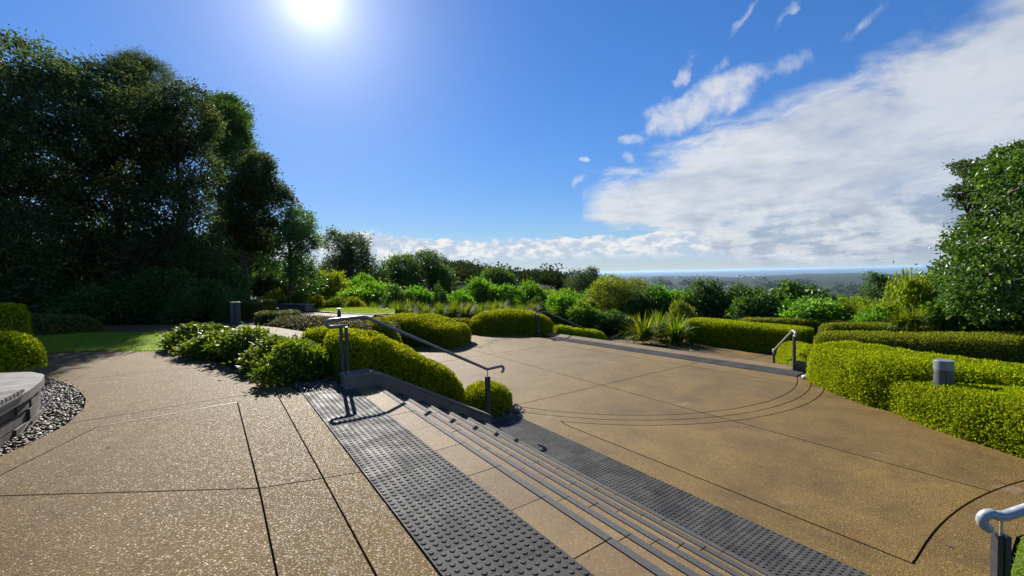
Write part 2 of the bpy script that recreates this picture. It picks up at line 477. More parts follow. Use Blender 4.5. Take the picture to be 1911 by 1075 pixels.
Y_HEDGE = [(0, (.10, .16, .005)), (.45, (.22, .29, .006)), (.8, (.34, .39, .008)), (.96, (.46, .47, .012)), (1, (.26, .15, .04))]
M['hedge'] = leaf_mat('clipped_hedge_leaves', Y_HEDGE, (1.45, 1.3, .25), .44, .65, .04)
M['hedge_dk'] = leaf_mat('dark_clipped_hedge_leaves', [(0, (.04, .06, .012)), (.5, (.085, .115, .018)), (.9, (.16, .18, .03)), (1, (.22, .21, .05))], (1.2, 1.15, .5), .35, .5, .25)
M['hedge_rusty'] = leaf_mat('bronze_hedge_leaves', [(0, (.08, .11, .012)), (.5, (.17, .21, .018)), (.85, (.25, .27, .03)), (1, (.30, .25, .05))], (1.35, 1.25, .35), .50, .65, .05)
M['glossy'] = leaf_mat('glossy_shrub_leaves', [(0, (.045, .09, .008)), (.5, (.10, .165, .012)), (.85, (.18, .25, .02)), (1, (.30, .31, .05))], (1.3, 1.25, .4), .42, .48, .18)
M['bush'] = leaf_mat('mid_green_bush_leaves', [(0, (.055, .14, .012)), (.5, (.105, .235, .018)), (.9, (.17, .31, .03)), (1, (.24, .34, .05))], (1.25, 1.3, .4), .52, .42, .3)
M['bush_y'] = leaf_mat('yellow_green_bush_leaves', [(0, (.09, .15, .010)), (.5, (.17, .24, .016)), (.9, (.25, .30, .025)), (1, (.31, .32, .04))], (1.25, 1.2, .4), .48, .45, .3)
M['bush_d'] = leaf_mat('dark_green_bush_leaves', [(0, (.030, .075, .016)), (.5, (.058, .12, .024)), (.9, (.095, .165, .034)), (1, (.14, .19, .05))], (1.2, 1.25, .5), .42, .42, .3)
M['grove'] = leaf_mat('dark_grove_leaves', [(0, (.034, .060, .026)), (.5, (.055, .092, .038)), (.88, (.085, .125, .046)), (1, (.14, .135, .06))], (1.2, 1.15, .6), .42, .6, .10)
M['bigleaf'] = leaf_mat('broad_glossy_leaves', [(0, (.032, .080, .010)), (.5, (.062, .135, .014)), (.85, (.105, .195, .022)), (1, (.18, .26, .05))], (1.2, 1.25, .4), .36, .40, .35)
M['strap'] = leaf_mat('strappy_leaves', [(0, (.045, .09, .010)), (.4, (.10, .17, .014)), (.75, (.18, .24, .018)), (.95, (.29, .30, .03)), (1, (.26, .14, .05))], (1.2, 1.15, .35), .45, .6, .08)
M['cover'] = leaf_mat('low_ground_cover_leaves', [(0, (.05, .06, .018)), (.5, (.095, .095, .03)), (.9, (.15, .14, .05)), (1, (.2, .17, .09))], (1.2, 1.1, .6), .3, .6, .2)
M['grass'] = leaf_mat('lawn_blades', [(0, (.12, .20, .006)), (.5, (.18, .27, .008)), (.9, (.24, .32, .015)), (1, (.34, .29, .09))], (1.3, 1.3, .3), .5, .5, .2)
M['far_leaf'] = leaf_mat('far_wood_leaves', [(0, (.020, .036, .014)), (.5, (.034, .055, .020)), (1, (.058, .08, .03))], (1.1, 1.1, .6), .3, .8, .0)
M['lawn'] = plain('lawn_turf', (.10, .15, .010), .8, var=.35, scale=3.0, bstr=.9)

# ------------------------------------------------------------------ foliage builders
def leaves(mb, pts, dirs, length, width, facing=None, fold=0.25, mi=0):
    """one folded leaf (two triangles as a bent quad) at every point, pointing along dirs"""
    n = len(pts)
    d = dirs / (np.linalg.norm(dirs, axis=1, keepdims=True) + 1e-9)
    r = rng.normal(size=(n, 3)) if facing is None else facing; x = np.cross(d, r); x /= (np.linalg.norm(x, axis=1, keepdims=True) + 1e-9)
    y = np.cross(d, x)
    L = (length * rng.uniform(.65, 1.3, (n, 1))); W = (width * rng.uniform(.7, 1.3, (n, 1)))
    V = np.empty((n, 4, 3), dtype=np.float32)
    V[:, 0] = pts - d * L * .5
    V[:, 1] = pts + x * W * .5 + y * W * fold
    V[:, 2] = pts + d * L * .5
    V[:, 3] = pts - x * W * .5 + y * W * fold
    F = np.arange(n * 4).reshape(n, 4)
    mb.add(V.reshape(-1, 3), F, mi)


def wave(P3, f, seed):
    r = np.random.default_rng(seed); o = np.zeros(len(P3))
    for i in range(7):
        k = r.normal(size=3) * f * (1 + .35 * i); ph = r.uniform(0, 6.28)
        o += np.sin(P3 @ k + ph) / (1 + .25 * i)
    return o / 4.0


def sample_surface(V, F, n):
    a, b, c, d = V[F[:, 0]], V[F[:, 1]], V[F[:, 2]], V[F[:, 3]]
    n1 = np.cross(b - a, c - a); n2 = np.cross(c - a, d - a)
    A1 = np.linalg.norm(n1, axis=1) / 2; A2 = np.linalg.norm(n2, axis=1) / 2
    tri = np.concatenate([np.stack([a, b, c], 1), np.stack([a, c, d], 1)])
    nn = np.concatenate([n1, n2]); nn /= (np.linalg.norm(nn, axis=1, keepdims=True) + 1e-9)
    A = np.concatenate([A1, A2])
    if callable(n): n = n(A.sum())
    idx = rng.choice(len(A), size=n, p=A / A.sum())
    u, v = rng.uniform(size=(2, n, 1)); fl = u + v > 1; u = np.where(fl, 1 - u, u); v = np.where(fl, 1 - v, v)
    T = tri[idx]
    return T[:, 0] + u * (T[:, 1] - T[:, 0]) + v * (T[:, 2] - T[:, 0]), nn[idx]


def hedge(spine, label, leaf=.035, dens=2600, mat='hedge', p_sec=3.2, p_end=2.6, endlen=None, lump=.03, lumpf=3.0, name='clipped_hedge', cat='hedge', group=None, ni=48, nj=26, cover=1.0, shag=.0, undercut=.0):
    """clipped hedge: spine of (x, y, z_base, half_width, height); rounded section and ends; leaves over a twiggy core"""
    S = np.array([(q[0], q[1], q[2], q[3], q[4]) for q in spine], dtype=float)
    seg = np.r_[0, np.cumsum(np.hypot(np.diff(S[:, 0]), np.diff(S[:, 1])))]
    L = seg[-1]
    e0 = endlen or S[0, 3]; e1 = endlen or S[-1, 3]
    uu = (1 - np.cos(np.linspace(0, math.pi, ni))) / 2 * L
    Q = np.stack([np.interp(uu, seg, S[:, i]) for i in range(5)], 1)
    for _ in range(3):
        Q[1:-1] = (Q[:-2] + 2 * Q[1:-1] + Q[2:]) / 4
    T = np.gradient(Q[:, :2], axis=0); T /= np.linalg.norm(T, axis=1, keepdims=True) + 1e-9
    Nn = np.stack([T[:, 1], -T[:, 0]], 1)
    def endf(e, l):
        q = np.clip(e / l, 0, 1); return np.clip(1 - (1 - q) ** p_end, 0, 1) ** (1 / p_end)
    w = endf(uu, e0) * endf(L - uu, e1)
    V = np.zeros((ni, nj, 3))
    th = np.linspace(-math.pi / 2, math.pi / 2, nj)
    cx = np.sign(np.sin(th)) * np.abs(np.sin(th)) ** (2 / p_sec); cz = np.abs(np.cos(th)) ** (2 / p_sec)
    for i in range(ni):
        ww = Q[i, 3] * max(w[i], .02); hh = Q[i, 4] * max(w[i], .02) ** .55
        sq = 1 - undercut * (1 - cz) ** 2
        V[i, :, 0] = Q[i, 0] + Nn[i, 0] * cx * ww * sq; V[i, :, 1] = Q[i, 1] + Nn[i, 1] * cx * ww * sq
        V[i, :, 2] = Q[i, 2] + cz * hh
    Vf = V.reshape(-1, 3)
    F = np.array([(i * nj + j, i * nj + j + 1, (i + 1) * nj + j + 1, (i + 1) * nj + j) for i in range(ni - 1) for j in range(nj - 1)])
    cen = np.array([Q[:, 0].mean(), Q[:, 1].mean(), Q[:, 2].mean() + .3])
    # outward direction from the local spine
    out = Vf - np.repeat(np.stack([Q[:, 0], Q[:, 1], Q[:, 2] + .2 * Q[:, 4]], 1), nj, 0)
    out /= np.linalg.norm(out, axis=1, keepdims=True) + 1e-9
    seed = int(abs(S[0, 0] * 91 + S[0, 1] * 37)) + 5
    Vf = Vf + out * (wave(Vf, lumpf, seed) * lump + wave(Vf, lumpf * 3.5, seed + 9) * lump * .35)[:, None]
    # face orientation outward
    a, b_, c_ = Vf[F[:, 0]], Vf[F[:, 1]], Vf[F[:, 2]]
    nrm = np.cross(b_ - a, c_ - a); o_f = out[F[:, 0]]
    if (nrm * o_f).sum() < 0: F = F[:, ::-1]
    org = np.array([Q[:, 0].mean(), Q[:, 1].mean(), Q[:, 2].min()])
    root = empty(name, org, label, cat, group)
    core = MB(); core.add(Vf - out * leaf * 2.6 - org, F)
    core.build('branches', M['twig'], root, True)
    pts, nn = sample_surface(Vf, F, lambda A: int(A * dens * 1.8))
    pts = pts + nn * (.35 - 2.6 * rng.uniform(0, 1, (len(pts), 1)) ** 1.6 + .25 * rng.normal(size=(len(pts), 1))) * leaf + shag * leaf * np.abs(rng.normal(size=(len(pts), 1))) * nn
    dr = nn * .35 + rng.normal(size=pts.shape) * .6 + np.array([0, 0, .2])
    pts[:, 2] = np.maximum(pts[:, 2], np.interp(0, [0], [Q[:, 2].min() - .02]))
    lm = MB(); leaves(lm, pts - org, dr, leaf, leaf * .62, nn * .6 + np.array([0, 0, .7]) + rng.normal(size=pts.shape) * .42)
    lo = lm.build('foliage', M[mat], root); lo['kind'] = 'stuff'
    return root


def crown_mesh(name, blobs, n_cl, per, leaf, mat, cl_r=.22, aspect=.5, droop=-.1, outw=.6, squash=.8):
    """leaf clumps on the shells of overlapping blobs (cx, cy, cz, rx, ry, rz)"""
    B = np.array(blobs, dtype=float)
    wgt = B[:, 3] * B[:, 4] + B[:, 3] * B[:, 5]; wgt /= wgt.sum()
    idx = rng.choice(len(B), size=n_cl, p=wgt)
    dr = rng.normal(size=(n_cl, 3)); dr[:, 2] += .25; dr /= np.linalg.norm(dr, axis=1, keepdims=True)
    rad = rng.uniform(.50, 1.0, (n_cl, 1)) ** .55 * rng.uniform(.88, 1.08, (n_cl, 1))
    C = B[idx, :3] + dr * B[idx, 3:] * rad
    # leave out clumps buried deep in a neighbour
    keep = np.ones(n_cl, bool)
    for k in range(len(B)):
        q = (((C - B[k, :3]) / B[k, 3:]) ** 2).sum(1)
        keep &= ~((q < .22) & (idx != k))
    C = C[keep]; dr = dr[keep]
    size = rng.uniform(.6, 1.35, (len(C), 1, 1)) * cl_r
    off = rng.normal(size=(len(C), per, 3)) * size * .55; off[..., 2] *= squash
    pts = (C[:, None, :] + off).reshape(-1, 3)
    dd = np.repeat(dr, per, 0) * outw + rng.normal(size=pts.shape) * .6 + np.array([0, 0, droop]) + off.reshape(-1, 3) / cl_r * .4
    mb = MB(); leaves(mb, pts, dd, leaf, leaf * aspect)
    return mb.mesh(name, M[mat])


def limb_mesh(name, trunk, blobs, r0, k=8, mat='bark', limbs=True, every=1):
    """trunk: list of points; a tapered limb from the trunk towards each blob"""
    mb = MB(); n = len(trunk)
    mb.tube(trunk, [r0 * (1 - .65 * i / (n - 1)) for i in range(n)], k)
    if limbs:
        top = [Vector(p) for p in trunk]
        for b_ in blobs[::every]:
            e = Vector(b_[:3])
            cand = [p for p in top if p.z < e.z - .1] or [top[0]]
            st = cand[-1]
            mid = st.lerp(e, .5) + Vector((random.uniform(-.15, .15), random.uniform(-.15, .15), .12)) * (e - st).length * .5
            mb.tube([st, st.lerp(mid, .6), mid, e], [r0 * .42, r0 * .34, r0 * .24, r0 * .07], 6)
            for _ in range(2):
                q = e + Vector((random.uniform(-1, 1) * b_[3], random.uniform(-1, 1) * b_[4], random.uniform(-.2, .9) * b_[5])) * .75
                mb.tube([mid, mid.lerp(q, .5) + Vector((0, 0, .08)), q], [r0 * .18, r0 * .11, r0 * .03], 5)
    return mb.mesh(name, M[mat], True)


def rand_blobs(n, w, d, h, z0, rmin, rmax, top=1.0, seed=0):
    r = random.Random(seed); out = []
    for _ in range(n):
        while True:
            x, y, z = r.uniform(-1, 1), r.uniform(-1, 1), r.uniform(0, 1)
            lim = math.sqrt(max(0, 1 - (max(0, z - .35) / .65) ** 2)) * (1 if z > .3 else .55 + z * 1.5)
            if x * x + y * y <= lim * lim * 1.0: break
        q = r.uniform(rmin, rmax)
        out.append((x * (w - q * .7), y * (d - q * .7), z0 + z * (h - q * .8), q, q, q * .8))
    return out

# ------------------------------------------------------------------ terrain, sea
def sstep(x, a, b):
    q = np.clip((x - a) / (b - a), 0, 1); return q * q * (3 - 2 * q)


def terrain_z(X, Y):
    s = X * NT_.x + Y * NT_.y; t = X * UT.x + Y * UT.y
    near = -.09 - 1.03 * sstep(s, 1.52, 1.74) - 1.04 * sstep(s, 11.8, 12.15)
    far = -.09 - 2.03 * sstep(s, 3.5, 17.0)
    loc = near + (far - near) * sstep(-t, 14.0, 17.5)
    r = np.hypot(X, Y); az = np.degrees(np.arctan2(X, Y))
    hf = 1 - sstep(az, 5, 19); hf = np.maximum(hf, sstep(np.abs(az), 110, 150))
    hill = -2.0 - 3.5 * sstep(r, 60, 230) - 3.0 * sstep(r, 260, 520) + 10.5 * np.exp(-((az + 8.5) / 5.5) ** 2) * np.exp(-((r - 240) / 95) ** 2) + 3.6 * np.exp(-((az - 4) / 8) ** 2) * np.exp(-((r - 340) / 130) ** 2)
    hill = hill + (-110 - hill) * sstep(r, 650, 2600)
    lr = np.log(np.maximum(r, 1) / 42) / math.log(1700 / 42)
    slope = -2.2 - 108 * sstep(lr, 0, 1)
    wide = slope + (hill - slope) * hf
    z = loc + (wide - loc) * sstep(r, 34, 60)
    wob = 1500 * np.sin(az * .35 + 1.0) + 500 * np.sin(az * 1.3) + 260 * np.sin(az * 4.1 + 2)
    coast = 9300 + wob
    z = np.where(r > 3000, np.where(r > coast, -130.0, -110.0 + 1.5 * np.sin(az * 2.0) * np.sin(r / 700)), z)
    return z


def build_terrain():
    ra = np.concatenate([np.linspace(.6, 40, 110), np.geomspace(41, 13000, 110)])
    aa = np.radians(np.concatenate([np.arange(-180, -62, 4.0), np.arange(-62, 62, 1.0), np.arange(62, 180.1, 4.0)]))
    nr, na = len(ra), len(aa)
    RR, AA = np.meshgrid(ra, aa, indexing='ij')
    X = RR * np.sin(AA); Y = RR * np.cos(AA); Z = terrain_z(X, Y)
    V = np.stack([X, Y, Z], -1).reshape(-1, 3)
    i, j = np.meshgrid(np.arange(nr - 1), np.arange(na - 1), indexing='ij')
    a = (i * na + j).ravel(); F = np.stack([a, a + na, a + na + 1, a + 1], 1)[:, ::-1]
    mb = MB(); mb.add(V, F)
    mb.add(np.r_[[[0, 0, -.09]], V[:na]], [(0, k + 1, k + 2) for k in range(na - 1)])
    mt, t, b = new_mat('terrain_ground')
    p = geo_pos(t)
    mulch = t.mix(t.noise(p, 9.0, 6, .65), (.022, .017, .012, 1), (.085, .060, .038, 1))
    wood = t.mix(t.smooth(t.noise(p, .004, 8, .7), .35, .65), (.012, .022, .012, 1), (.030, .040, .020, 1))
    field = t.mix(t.smooth(t.noise(p, .0011, 5, .6, .5), .62, .70), wood, (.06, .065, .032, 1))
    fine = t.noise(p, .02, 8, .75)
    field = t.mix(1.0, field, t.ramp(fine, [(.3, (.5, .5, .5)), (.7, (1.5, 1.5, 1.5))]), 'MULTIPLY')
    far = t.smooth(t.vmath('LENGTH', p), 38.0, 60.0)
    t.put(b.inputs['Base Color'], t.mix(far, mulch, field))
    b.inputs['Roughness'].default_value = 1.0; b.inputs['Specular IOR Level'].default_value = 0.1
    bump(t, b, t.noise(p, 14.0, 5, .7), .8, .03)
    o = mb.build('ground', mt, None, True); o['kind'] = 'structure'
    mb = MB(); k = 128
    rings = [3000.0, 9000.0, 30000.0, 160000.0]
    V = [(r * math.sin(2 * math.pi * j / k), r * math.cos(2 * math.pi * j / k), -112.0) for r in rings for j in range(k)]
    F = [(i * k + j, i * k + (j + 1) % k, (i + 1) * k + (j + 1) % k, (i + 1) * k + j) for i in range(3) for j in range(k)]
    mb.add(V, [f[::-1] for f in F])
    mt, t, b = new_mat('open_sea')
    p = geo_pos(t)
    t.put(b.inputs['Base Color'], t.mix(t.noise(p, .0004, 4), (.03, .075, .11, 1), (.05, .11, .15, 1)))
    b.inputs['Roughness'].default_value = .38
    bump(t, b, t.noise(p, .02, 4), .25, 4.0)
    o = mb.build('sea', mt); o['kind'] = 'structure'


build_terrain()

# ------------------------------------------------------------------ paving
def slabs(name, outline, cuts, z, mat, gap, thick=.05, base=True):
    """paving split along its joints into slabs; joints are open grooves over a dark bed. Coordinates (s, t)."""
    root = empty(name, (0, 0, 0)); root['kind'] = 'structure'
    verts = [Vector(p) for p in outline]; n = len(verts)
    edges = [(i, (i + 1) % n) for i in range(n)]
    for c in cuts:
        k = len(verts); verts += [Vector(p) for p in c]
        edges += [(k + i, k + i + 1) for i in range(len(c) - 1)]
    ov, oe, of, _, oorig, _ = geometry.delaunay_2d_cdt(verts, edges, [], 0, 1e-4)
    cons = {tuple(sorted(e)) for e, o in zip(oe, oorig) if o}
    def inside(p):
        c = False
        for i in range(n):
            a, b = outline[i], outline[i - 1]
            if (a[1] > p.y) != (b[1] > p.y) and p.x < (b[0] - a[0]) * (p.y - a[1]) / (b[1] - a[1]) + a[0]: c = not c
        return c
    tris = [f for f in of if inside(sum((ov[i] for i in f), Vector((0, 0))) / 3)]
    em = {}
    for i, f in enumerate(tris):
        for a, b in zip(f, f[1:] + f[:1]):
            em.setdefault(tuple(sorted((a, b))), []).append(i)
    lab = [-1] * len(tris); k = 0
    for i in range(len(tris)):
        if lab[i] >= 0: continue
        st = [i]; lab[i] = k
        while st:
            q = st.pop(); f = tris[q]
            for a, b in zip(f, f[1:] + f[:1]):
                e = tuple(sorted((a, b)))
                if e in cons: continue
                for r in em[e]:
                    if lab[r] < 0: lab[r] = k; st.append(r)
        k += 1
    for r in range(k):
        bm = bmesh.new(); vm = {}
        for f, l in zip(tris, lab):
            if l != r: continue
            vs = []
            for i in f:
                if i not in vm:
                    q = P(ov[i].x, ov[i].y, z); vm[i] = bm.verts.new(q)
                vs.append(vm[i])
            try: bm.faces.new(vs)
            except ValueError: pass
        if sum(f.calc_area() for f in bm.faces) < .02: bm.free(); continue
        for f in bm.faces:
            f.normal_update()
            if f.normal.z < 0: f.normal_flip()
        ring = bmesh.ops.inset_region(bm, faces=bm.faces[:], thickness=gap / 2, use_boundary=True, use_even_offset=True)['faces']
        bmesh.ops.delete(bm, geom=ring, context='FACES')
        if not bm.faces: bm.free(); continue
        bd = [e for e in bm.edges if e.is_boundary]
        ex = bmesh.ops.extrude_edge_only(bm, edges=bd)
        # a small arris, then the side
        for v in ex['geom']:
            if isinstance(v, bmesh.types.BMVert): v.co.z -= thick
        bmesh.ops.recalc_face_normals(bm, faces=bm.faces[:])
        up = [f for f in bm.faces if abs(f.normal.z) > .9]
        if up and up[0].normal.z < 0:
            bmesh.ops.reverse_faces(bm, faces=bm.faces[:])
        me = bpy.data.meshes.new('slab'); bm.to_mesh(me); bm.free(); me.materials.append(M[mat])
        obj('slab', me, root)
    if base:
        mb = MB()
        vs = [P(p[0], p[1], z - thick * .55) for p in outline]
        tri = geometry.tessellate_polygon([[Vector((p.x, p.y, 0)) for p in vs]])
        mb.add([tuple(v) for v in vs], [tuple(f) for f in tri]); mb.build('joint_bed', M['joint'], root)
    return root


def sheet(name, pts, z, mat, kind='structure', parent=None):
    tri = geometry.tessellate_polygon([[Vector((p[0], p[1], 0)) for p in pts]])
    V = np.array([(p[0], p[1], z) for p in pts]); F = []
    for f in tri:
        a, b, c = [Vector(V[i]) for i in f]
        F.append(tuple(f) if (b - a).cross(c - a).z > 0 else tuple(f)[::-1])
    mb = MB(); mb.add(V, F); o = mb.build(name, M[mat], parent)
    if kind: o['kind'] = kind
    return o


UP_OUT = [(.875, 3.5), (.875, -6.05), (.80, -6.62), (.55, -6.95), (.30, -8.0), (.05, -9.1), (-.30, -10.3), (-.66, -11.45), (-1.4, -12.2), (-2.03, -12.72), (-3.2, -13.3), (-5.0, -14.2),
          (-7.0, -14.6), (-7.0, -11.6), (-3.6, -10.9), (-2.37, -9.97), (-2.08, -9.4), (-1.84, -8.89), (-1.62, -8.25), (-1.45, -7.64), (-1.37, -7.1), (-1.38, -6.36), (-1.50, -5.92), (-1.62, -5.60), (-1.75, -4.9), (-1.95, -4.0), (-2.6, -1.5), (-3.0, 3.5)]
slabs('upper_plaza', UP_OUT, [
    [(.2, 4), (.2, -3.5), (.16, -6.17), (-1.08, -6.09), (-1.46, -5.05), (-1.75, -4.3), (-2.3, -3.6)],
    [(.61, 4), (.61, -3.4), (.60, -6.55)],
    [(-1.7, -6.42), (-1.35, -6.44), (.60, -6.55), (1.0, -6.57)],
    [(-2.1, -5.05), (-1.33, -4.56), (.2, -3.52), (1.0, -3.28)],
    [(-3.0, -9.4), (-.9, -9.2), (.3, -9.0)]], 0.0, 'upper', .013)
CC = (9.0, -8.46)


def arc(r, a0, a1, n=40):
    return [(CC[0] + r * math.cos(R_(a0 + (a1 - a0) * i / n)), CC[1] + r * math.sin(R_(a0 + (a1 - a0) * i / n))) for i in range(n + 1)]


LOW_OUT = [(3.44, -.35), (5.0, -.42), (6.0, -.42), (6.8, -.15), (7.4, .6), (8.0, 2.0), (8.3, 3.5), (10.2, 3.5), (9.6, 1.0), (9.1, -.3), (9.5, -1.6), (9.95, -2.6), (10.75, -3.75), (11.04, -4.0),
           (10.43, -12.6), (10.2, -13.6), (9.6, -15.2), (8.7, -16.2), (7.4, -15.4), (6.4, -16.2), (4.4, -16.2), (3.9, -13.5), (4.0, -10.0), (3.9, -8.0), (3.75, -7.0), (3.44, -6.4)]
J5 = [(4.69, -5.12), (4.73, -3.0), (4.77, -.9)]
ARC4 = [(5.18 + 7.785 * math.sin(R_(a)), 6.885 - 7.785 * math.cos(R_(a))) for a in np.linspace(-3.0, 40, 26)]
A3 = [p for p in arc(5.29, 215, 60, 50) if p[0] > 4.70]
slabs('lower_plaza', LOW_OUT, [arc(4.8, 195, 55), arc(5.05, 195, 55), [J5[0]] + A3, J5 + ARC4[1:],
                               [(7.0, -17), (7.0, -.05)], [(3.6, -6.55), (11.2, -6.4)], [(3.6, -11.2), (11.2, -11.2)], [(9.62, -15), (10.40, -3.0)]], -1.02, 'lower', .020)
slabs('garden_terrace', [(14.0, -16.6), (14.0, 2), (20.6, 2), (20.2, -6), (19.4, -12.4), (19.2, -16.0), (20.1, -20.3), (22, -25), (19.3, -25), (17.0, -19.5), (15.8, -17.2)],
      [[(13, -8), (20, -8)], [(13, -11.5), (20, -11.5)], [(13, -4.5), (20, -4.5)], [(13, -14.8), (20, -14.8)]], -2.04, 'lower', .022)

mb = MB(); line = [(.16, -6.155), (-.5, -6.115), (-1.06, -6.075)]
for (a, b_) in zip(line[:-1], line[1:]):
    d = Vector((b_[0] - a[0], b_[1] - a[1])).normalized(); w = Vector((-d.y, d.x)) * .011
    mb.add([tuple(P(a[0] + w.x, a[1] + w.y, .003)), tuple(P(a[0] + 3 * w.x, a[1] + 3 * w.y, .003)), tuple(P(b_[0] + 2.2 * w.x, b_[1] + 2.2 * w.y, .003)), tuple(P(b_[0] + w.x, b_[1] + w.y, .003))], [(0, 1, 2, 3)])
mb.build('mineral_stain', M['cap'], bpy.data.objects['upper_plaza'])
# path behind the lawn and the path climbing away
pth = [(-19, 15.6), (-14.2, 14.7), (-11.4, 14.5), (-9.7, 14.35), (-8.4, 13.7), (-7.2, 12.9), (-6.1, 12.0), (-5.1, 11.2), (-4.3, 10.0), (-4.0, 9.3), (-4.5, 8.6), (-5.5, 9.3), (-7.1, 11.0), (-8.4, 11.9), (-9.74, 12.25), (-12.1, 12.55), (-14.5, 12.9), (-19, 13.6)]
sheet('garden_path', pth, -.004, 'upper')
far_path = [(-10.2, 18.6), (-8.2, 16.9), (-6.6, 16.2), (-5.4, 16.0), (-5.6, 16.9), (-7.2, 17.6), (-9.4, 19.0), (-10.8, 20.3), (-11.4, 21.6), (-14.2, 26.0), (-17.3, 31.5), (-19.3, 31.5), (-15.6, 25.0), (-13.4, 21.0), (-12.6, 19.6)]
sheet('garden_path', far_path, -.02, 'upper')
sheet('lawn', [(-9.2, 19.4), (-7.2, 17.8), (-5.6, 17.05), (-4.9, 17.3), (-5.4, 19.2), (-7.5, 20.9), (-9.8, 20.6)], -.01, 'lawn')
sheet('lawn', [(-19.6, 31.0), (-15.3, 24.9), (-14.8, 25.2), (-15.4, 27.0), (-14.4, 34), (-20, 36)], -.008, 'lawn')
LAWN_L = [P(-.62, -11.5), P(-1.4, -12.25), P(-2.03, -12.77), P(-3.2, -13.35), P(-5.0, -14.3), P(-7.2, -14.8), (-17.5, 12.6), (-14.5, 12.85), (-12.1, 12.5), (-9.74, 12.2), (-8.4, 11.85), (-7.2, 10.9)]
LAWN_R = [P(3.9, -.33), P(5.0, -.40), P(6.0, -.40), P(6.8, -.13), P(7.4, .62), P(8.0, 2.0), P(8.3, 3.5), P(3.9, 3.5)]
sheet('lawn', LAWN_L, .006, 'lawn'); sheet('lawn', LAWN_R, -1.012, 'lawn')
L3L = [ground_at(*q, -2.04) for q in [(1040, 603), (1090, 611), (1150, 620), (1200, 627), (1250, 634), (1250, 629), (1160, 611), (1090, 602)]]
sheet('lawn', L3L, -2.03, 'lawn')


def grass(poly, z, n, h, label):
    """short mown blades scattered over a lawn"""
    P2 = [(p[0], p[1]) for p in poly]
    xs = [p[0] for p in P2]; ys = [p[1] for p in P2]
    pts = []
    while len(pts) < n:
        q = rng.uniform((min(xs), min(ys)), (max(xs), max(ys)), (n, 2))
        ins = np.zeros(n, bool)
        for i in range(len(P2)):
            a, b_ = P2[i], P2[i - 1]
            c = ((a[1] > q[:, 1]) != (b_[1] > q[:, 1])) & (q[:, 0] < (b_[0] - a[0]) * (q[:, 1] - a[1]) / (b_[1] - a[1] + 1e-12) + a[0])
            ins ^= c
        pts += q[ins].tolist()
    pts = np.array(pts[:n]); c = np.c_[pts, np.full(n, z + h * .4)]
    d = rng.normal(size=(n, 3)) * .55 + np.array([0, 0, 1.0])
    mb = MB(); leaves(mb, c, d, h, h * .16)
    o = mb.build('grass', M['grass']); tag(o, label, 'grass', None, 'stuff')


grass([(-7.1, 8.8), (-9.1, 9.15), (-10.4, 8.95), (-14.5, 8.6), (-14.5, 12.7), (-12.1, 12.4), (-9.74, 12.1), (-8.0, 11.4)], 0.0, 26000, .055, 'short mown grass of the sun-dappled lawn beneath the dark grove')
grass([P(3.9, -.33), P(5.0, -.40), P(6.0, -.40), P(6.8, -.13), P(7.6, 1.0), P(3.9, 1.6)], -1.02, 16000, .05, 'bright mown grass beside the foot of the steps')
grass([(p.x, p.y) for p in L3L], -2.04, 5000, .07, 'thin strip of mown grass along the lowest terrace')
grass([(-9.2, 19.4), (-7.2, 17.8), (-5.6, 17.05), (-4.9, 17.3), (-5.4, 19.2), (-7.5, 20.9), (-9.8, 20.6)], -.01, 9000, .07, 'narrow bright grass verge beyond the black and white path light')

# ------------------------------------------------------------------ steps
RISE, GO, NOS0 = .17, .33, 1.80


def st_box(mb, s0, s1, t0, t1, z0, z1):
    mb.hexa([P(s0, t0, z0), P(s0, t1, z0), P(s1, t1, z0), P(s1, t0, z0)][::-1], [P(s0, t0, z1), P(s0, t1, z1), P(s1, t1, z1), P(s1, t0, z1)][::-1])
    return mb


T0, T1 = -5.85, -.40
stairs = empty('stone_steps', P(2.5, -3.1, -1.02), 'broad flight of six tan stone steps with charcoal nosing strips', 'steps')
core = MB()
for k in range(6):
    st_box(core, 1.50 if k == 0 else NOS0 + GO * (k - 1) - .10, NOS0 + GO * k - .022, T0 + .003, T1 - .003, -1.10, -RISE * k - .045)
rel(stairs, core).build('concrete_core', M['stringer'], stairs)
PW = .574
for k in range(6):
    z = -RISE * k
    s_in = 1.498 if k == 0 else NOS0 + GO * (k - 1) - .015
    s_j = 1.745 + GO * k
    t = T0; i = 0
    off = 0.0 if k == 0 else -.11 - .02 * k
    edges = [T0] + [x for x in np.arange(-5.62 + off, T1 - .1, PW)] + [T1]
    for a, b_ in zip(edges[:-1], edges[1:]):
        dz = random.uniform(-.0015, .0015)
        mb = MB(); st_box(mb, s_in, s_j - .006, a + .004, b_ - .004, z - .045, z + dz); rel(stairs, mb).build('paver', M['paver'], stairs)
        mb = MB()
        st_box(mb, s_j + .004, NOS0 + GO * k, a + .0035, b_ - .0035, z - .042, z + dz + .001)
        rel(stairs, mb).build('nosing_strip', M['nosing'], stairs)

# second flight, down to the terrace, seen from above
S2A, S2B = -13.3, -4.15
flight = empty('stone_steps', P(13, -8.7, -2.04), 'distant descending flight beyond the lower plaza, between the two farther handrails', 'steps')
core = MB()
for k in range(6):
    st_box(core, 11.66 if k == 0 else 12.27 + .325 * (k - 1) - .1, 12.27 + .325 * k, S2A, S2B, -2.12, -1.02 - RISE * k - .004)
rel(flight, core).build('concrete_core', M['lower'], flight)
for k in range(6):
    mb = MB(); st_box(mb, 12.27 + .325 * k - .075, 12.27 + .325 * k + .003, S2A + .01, S2B - .01, -1.02 - RISE * k - .05, -1.02 - RISE * k)
    rel(flight, mb).build('nosing_strip', M['nosing'], flight)
i = 0
for a in np.arange(S2A, S2B - .1, .915):
    mb = MB(); st_box(mb, 11.66, 12.19, a + .006, min(a + .915, S2B) - .006, -1.06, -1.018); rel(flight, mb).build('paver', M['paver'], flight)

